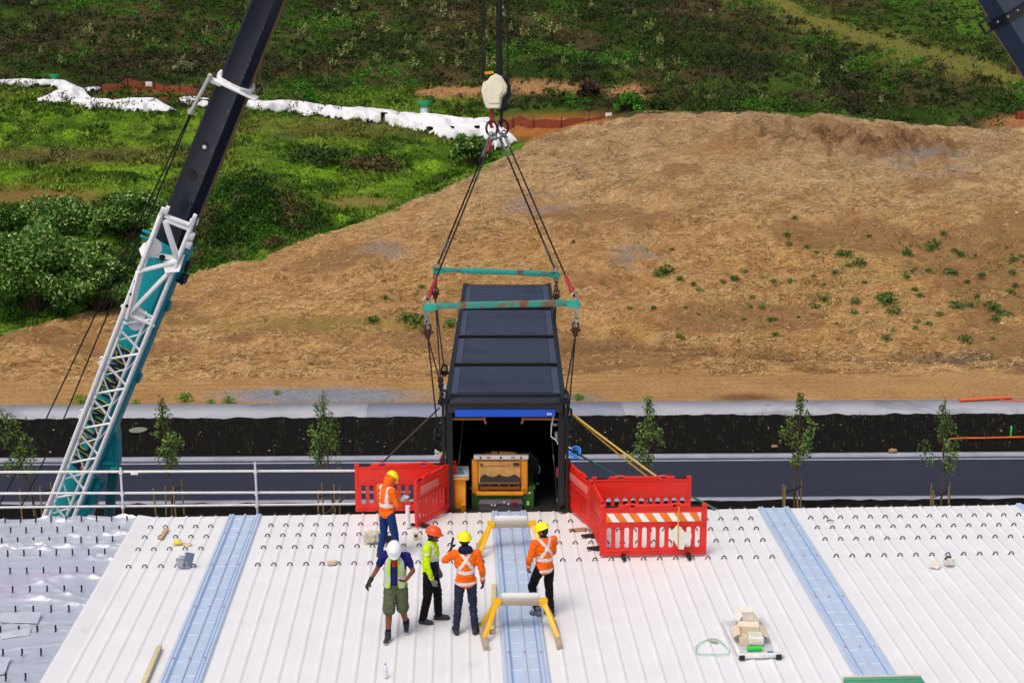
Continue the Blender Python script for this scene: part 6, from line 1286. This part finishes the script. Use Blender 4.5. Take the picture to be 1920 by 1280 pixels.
# ================================================================== SITE THINGS
m_poly = M('white_plastic_sheet', 'DEDEE0', rough=.55, var=.06, scale=.8, alt='C6C2BC', altw=.22, alts=.9)
def sheet(poly, lab, seed, lift=.45, step=2.5):
    xs = [p[0] for p in poly]; ys = [p[1] for p in poly]; gx = np.arange(min(xs)-4, max(xs)+5, step); gy = np.arange(min(ys)-4, max(ys)+5, step*.55); GX, GY = np.meshgrid(gx, gy); px, py = GX.ravel(), GY.ravel()
    ins = inpoly(px+(fbm(px/9, py/4, 3, seed)-.5)*12, py+(fbm(px/7, py/4, 3, seed+3)-.5)*5, poly)
    x, y, z = Tn(px, py); dist = np.full(px.shape, 99.)
    n = len(poly)
    for i in range(n):
        a = np.array(poly[i]); b_ = np.array(poly[(i+1) % n]); d = b_-a; t = np.clip(((px-a[0])*d[0]+(py-a[1])*d[1])/(d@d), 0, 1); dist = np.minimum(dist, np.hypot(px-a[0]-d[0]*t, (py-a[1]-d[1]*t)*2.))
    z = z+.06+lift*np.clip(dist/12, 0, 1)**.7+(np.abs(fbm(x/1.3, y/1.1, 3, seed+7)-.5)*.32+.45*(fbm(x/4, y/3, 2, seed+8)-.3))*np.clip(dist/8, 0, 1)
    hole = (fbm(x/1.1, y/.9, 2, seed+11) > .80) & (dist > 2); ins &= ~hole
    k = len(gx); r = len(gy); i = np.arange((r-1)*(k-1)); i = i//(k-1)*k+i % (k-1); F = np.stack([i, i+1, i+k+1, i+k], 1); F = F[ins[F].all(1)]
    u = np.unique(F); mp = np.full(len(px), -1); mp[u] = np.arange(len(u)); V = np.stack([x, y, z], 1)[u]; c0 = V.mean(0); c0[2] = V[:, 2].min(); o = np_obj('plastic_sheet', V-c0, mp[F], m_poly, smooth=True); o.location = c0; ROOT[o] = Matrix.Translation(c0)
    md = o.modifiers.new('thick', 'SOLIDIFY'); md.thickness = .02; return tag(o, lab, 'plastic sheet')
sheet([(-30, 155), (40, 152), (128, 158), (160, 170), (172, 188), (140, 191), (132, 196), (66, 194), (70, 188), (108, 174), (96, 166), (-30, 162)], 'white plastic sheet humped over a bank at the far left', 1)
sheet([(120, 192), (172, 189), (215, 193), (250, 190), (292, 190), (336, 212), (300, 214), (230, 211), (150, 206)], 'white plastic sheet piece between the left hump and the black boom', 2)
sheet([(326, 188), (366, 184), (420, 195), (470, 197), (530, 196), (620, 203), (720, 213), (815, 222), (865, 229), (918, 226), (972, 268), (930, 286), (898, 262), (850, 268), (790, 250), (700, 234), (600, 222), (480, 211), (400, 208), (352, 202)], 'long white plastic sheet running from behind the black boom to the straw mound', 3)
sheet([(155, 168), (190, 164), (186, 170), (160, 174)], 'small white sheet scrap right of the left hump', 4, .15, 1.5)
for (px, py, wpx, lab) in ((103, 157, 18, 'white barrel with a green funnel top, far left behind the white sheet'), (796, 215, 26, 'white barrel with a green funnel top above the long white sheet')):
    p = T(px, py); s = proj(p)[2]/FPX*wpx; o = thing('funnel_barrel', lab, 'barrel', p, group='white barrels with green tops'); b = MB(); b.cyl((0, 0, -.1), (0, 0, s*.62), s*.30, n=16); b.build('barrel', M('white_barrel', 'D6DCE0', rough=.5), o, local=True)
    b = MB(); b.cyl((0, 0, s*.5), (0, 0, s*.8), s*.32, s*.5, n=18); b.cyl((0, 0, s*.8), (0, 0, s*.95), s*.52, n=18); b.build('funnel', M('green_funnel', '1C9A5C', rough=.4), o, local=True)
m_mesh = M('orange_mesh', '8E4428', rough=.85, var=.3, scale=4, alt='764028', altw=.4, alts=3)
def silt(pts, hm, lab, m=m_mesh):
    P_ = [T(*p) if len(p) == 2 else V3(((p[0]-960)/FPX*(p[2]*1.03)+p[2]*math.tan(PSI), p[2], 0)) for p in pts]; Q_ = []
    for i in range(len(P_)-1):
        for t in range(6): Q_.append(P_[i].lerp(P_[i+1], t/6))
    Q_.append(P_[-1])
    for q in Q_: q.z = Hs(q.x, q.y)
    o = thing('mesh_fence', lab, 'fence', Q_[0]); b = MB(); n = len(Q_); vs = []
    for i, q in enumerate(Q_): h = hm*(.95+.07*math.sin(i*1.9)); vs += [q+V3((0, 0, -.05)), q+V3((0, 0, h)), q+V3((0, .04, h)), q+V3((0, .04, -.05))]
    b.add(vs, [(4*i+j, 4*i+4+j, 4*i+4+(j+1) % 4, 4*i+(j+1) % 4) for i in range(n-1) for j in range(4)]); b.build('mesh', m, o, smooth=0)
    for i in range(0, n, 3): b = MB(); q = Q_[i]; b.cyl(q+V3((0, -.05, -.1)), q+V3((.0, -.05, hm*1.25)), .035, n=6); b.build('post', m_dark, o)
    return o
silt([(190, 172), (290, 168), (385, 184)], .75, 'sagging orange mesh fence behind the left white sheets'); silt([(212, 192), (320, 190)], .55, 'short lower orange mesh fence in front of the sagging one')
silt([(925, 0, 146), (1000, 0, 145.8), (1100, 0, 146), (1205, 0, 146.5)], .95, 'orange mesh fence running behind the straw mound'); silt([(1884, 0, 146), (1945, 0, 146)], .8, 'orange mesh fence end at the right edge')
for (px, py, yb, lab) in ((280, 158, 170, 'small white notice on the orange mesh fence at the left'), (1141, 216, 0, 'small white notice on the orange fence behind the mound')):
    p = T(px, yb) if yb else atY(px, py, 145.6)-V3((0, 0, .0)); s = proj(p)[2]/FPX; yb = yb or py; b = MB(); b.box((p.x, p.y-.1, p.z+(yb-py)*s), (12*s, .02, 9*s), ch=.005); single(b, 'notice', M('white_notice', 'E4DCDC', rough=.5), lab, 'sign')
for (px, py, h, lab) in ((42, 602, 1.3, 'thin fence post at the far left by the straw edge'), (103, 588, 1.1, 'thin fence post below the pale-tipped shrubs'), (205, 572, 1.4, 'thin fence post at the straw edge left of the crane ropes')):
    p = T(px, py); b = MB(); b.cyl(p-V3((0, 0, .2)), p+V3((0, 0, h)), .035, n=6); single(b, 'fence_post', M('dark_post', '3A3028', rough=.9), lab, 'post')
for (px, py, r, lab) in ((838, 500, .13, 'white scrap on the straw beside the left end of the far spreader bar'), (1878, 608, .16, 'white scrap on the straw near the right edge'), (1906, 400, .16, 'white scrap at the right edge of the mound'), (1209, 378, .12, 'pale stone in the middle of the mound'), (1207, 366, .09, 'smaller pale stone above the other one on the mound')):
    p = T(px, py); b = crumple(p+V3((0, 0, r*.4)), (r, r*.8, r*.6), 0, int(px), .6); single(b, 'litter', M('white_litter', 'DAD8D2', rough=.7), lab, 'litter')
m_pipe = M('orange_pipe', 'E0622A', rough=.45, var=.08)
a, c = atZ(1799, 750, GZ+.22), atZ(1897, 745, GZ+.22); b = MB(); b.cyl(a, c, .09, n=14, caps=False); b.cyl(a, c, .078, n=14); single(b, 'drain_pipe', m_pipe, 'thick orange pipe lying on the back of the footpath', 'pipe')
b = MB(); b.tube([atZ(x, y, GZ+.26) for x, y in ((1780, 823), (1800, 821), (1840, 821), (1880, 820), (1960, 818), (2040, 815))], .05, 8); single(b, 'conduit', m_pipe, 'long thin orange conduit lying on the planting bed at the right', 'pipe')
b = MB(); b.tube([atZ(x, y, GZ+.16) for x, y in ((1862, 747), (1890, 751), (1930, 752), (1980, 753))], .03, 6); single(b, 'conduit', m_pipe, 'thin orange conduit beside the thick pipe on the footpath', 'pipe')
p = atZ(1895, 818, GZ+.1); b = MB(); b.box(p+V3((0, 0, .25)), (.09, .04, .6), ch=.01); single(b, 'marker_peg', M('green_marker', '3ADA4A', rough=.5), 'bright green marker peg in the planting bed at the right', 'peg')
p = atZ(1077, 851, GZ+.2); b = MB()
for k in range(4): b.ring(p+V3((.03*k, .02*k, .06*k)), .30-.03*k, .032, Matrix.Rotation(.5+.08*k, 3, 'X'), n=20, m=6)
single(b, 'hose_coil', M('blue_hose', '3A86D8', rough=.4), 'coil of blue hose on the planting bed right of the container', 'hose')
p = atZ(1066, 845, GZ+.3); b = crumple(p+V3((0, 0, .1)), (.18, .15, .12), 0, 4, .7); single(b, 'white_bundle', M('white_bundle', 'D8DDE2', rough=.6), 'small white bundle beside the coil of blue hose', 'bundle')
p = atZ(259, 807, GZ+.24); b = MB(); b.cyl(p, p+V3((0, 0, .05)), .45, n=24); single(b, 'manhole_cover', M('mossy_concrete', '7A7A6E', rough=.9, var=.2, alt='4E6A2A', altw=.35, alts=3), 'round concrete cover in the planting bed right of the crane boom', 'manhole')
for (px, py, s, lab) in ((1452, 838, .22, 'tan clod in the planting bed left of the young tree'), (1674, 846, .3, 'tan clod in the planting bed between two young trees'), (505, 846, .1, 'small white stone at the kerb edge of the planting bed')):
    p = atZ(px, py, GZ+.2); b = crumple(p+V3((0, 0, .05)), (s, s*.6, s*.4), 0, int(px), .8); single(b, 'clod', M('tan_clod', 'B08A66', rough=.95, var=.2), lab, 'clod')
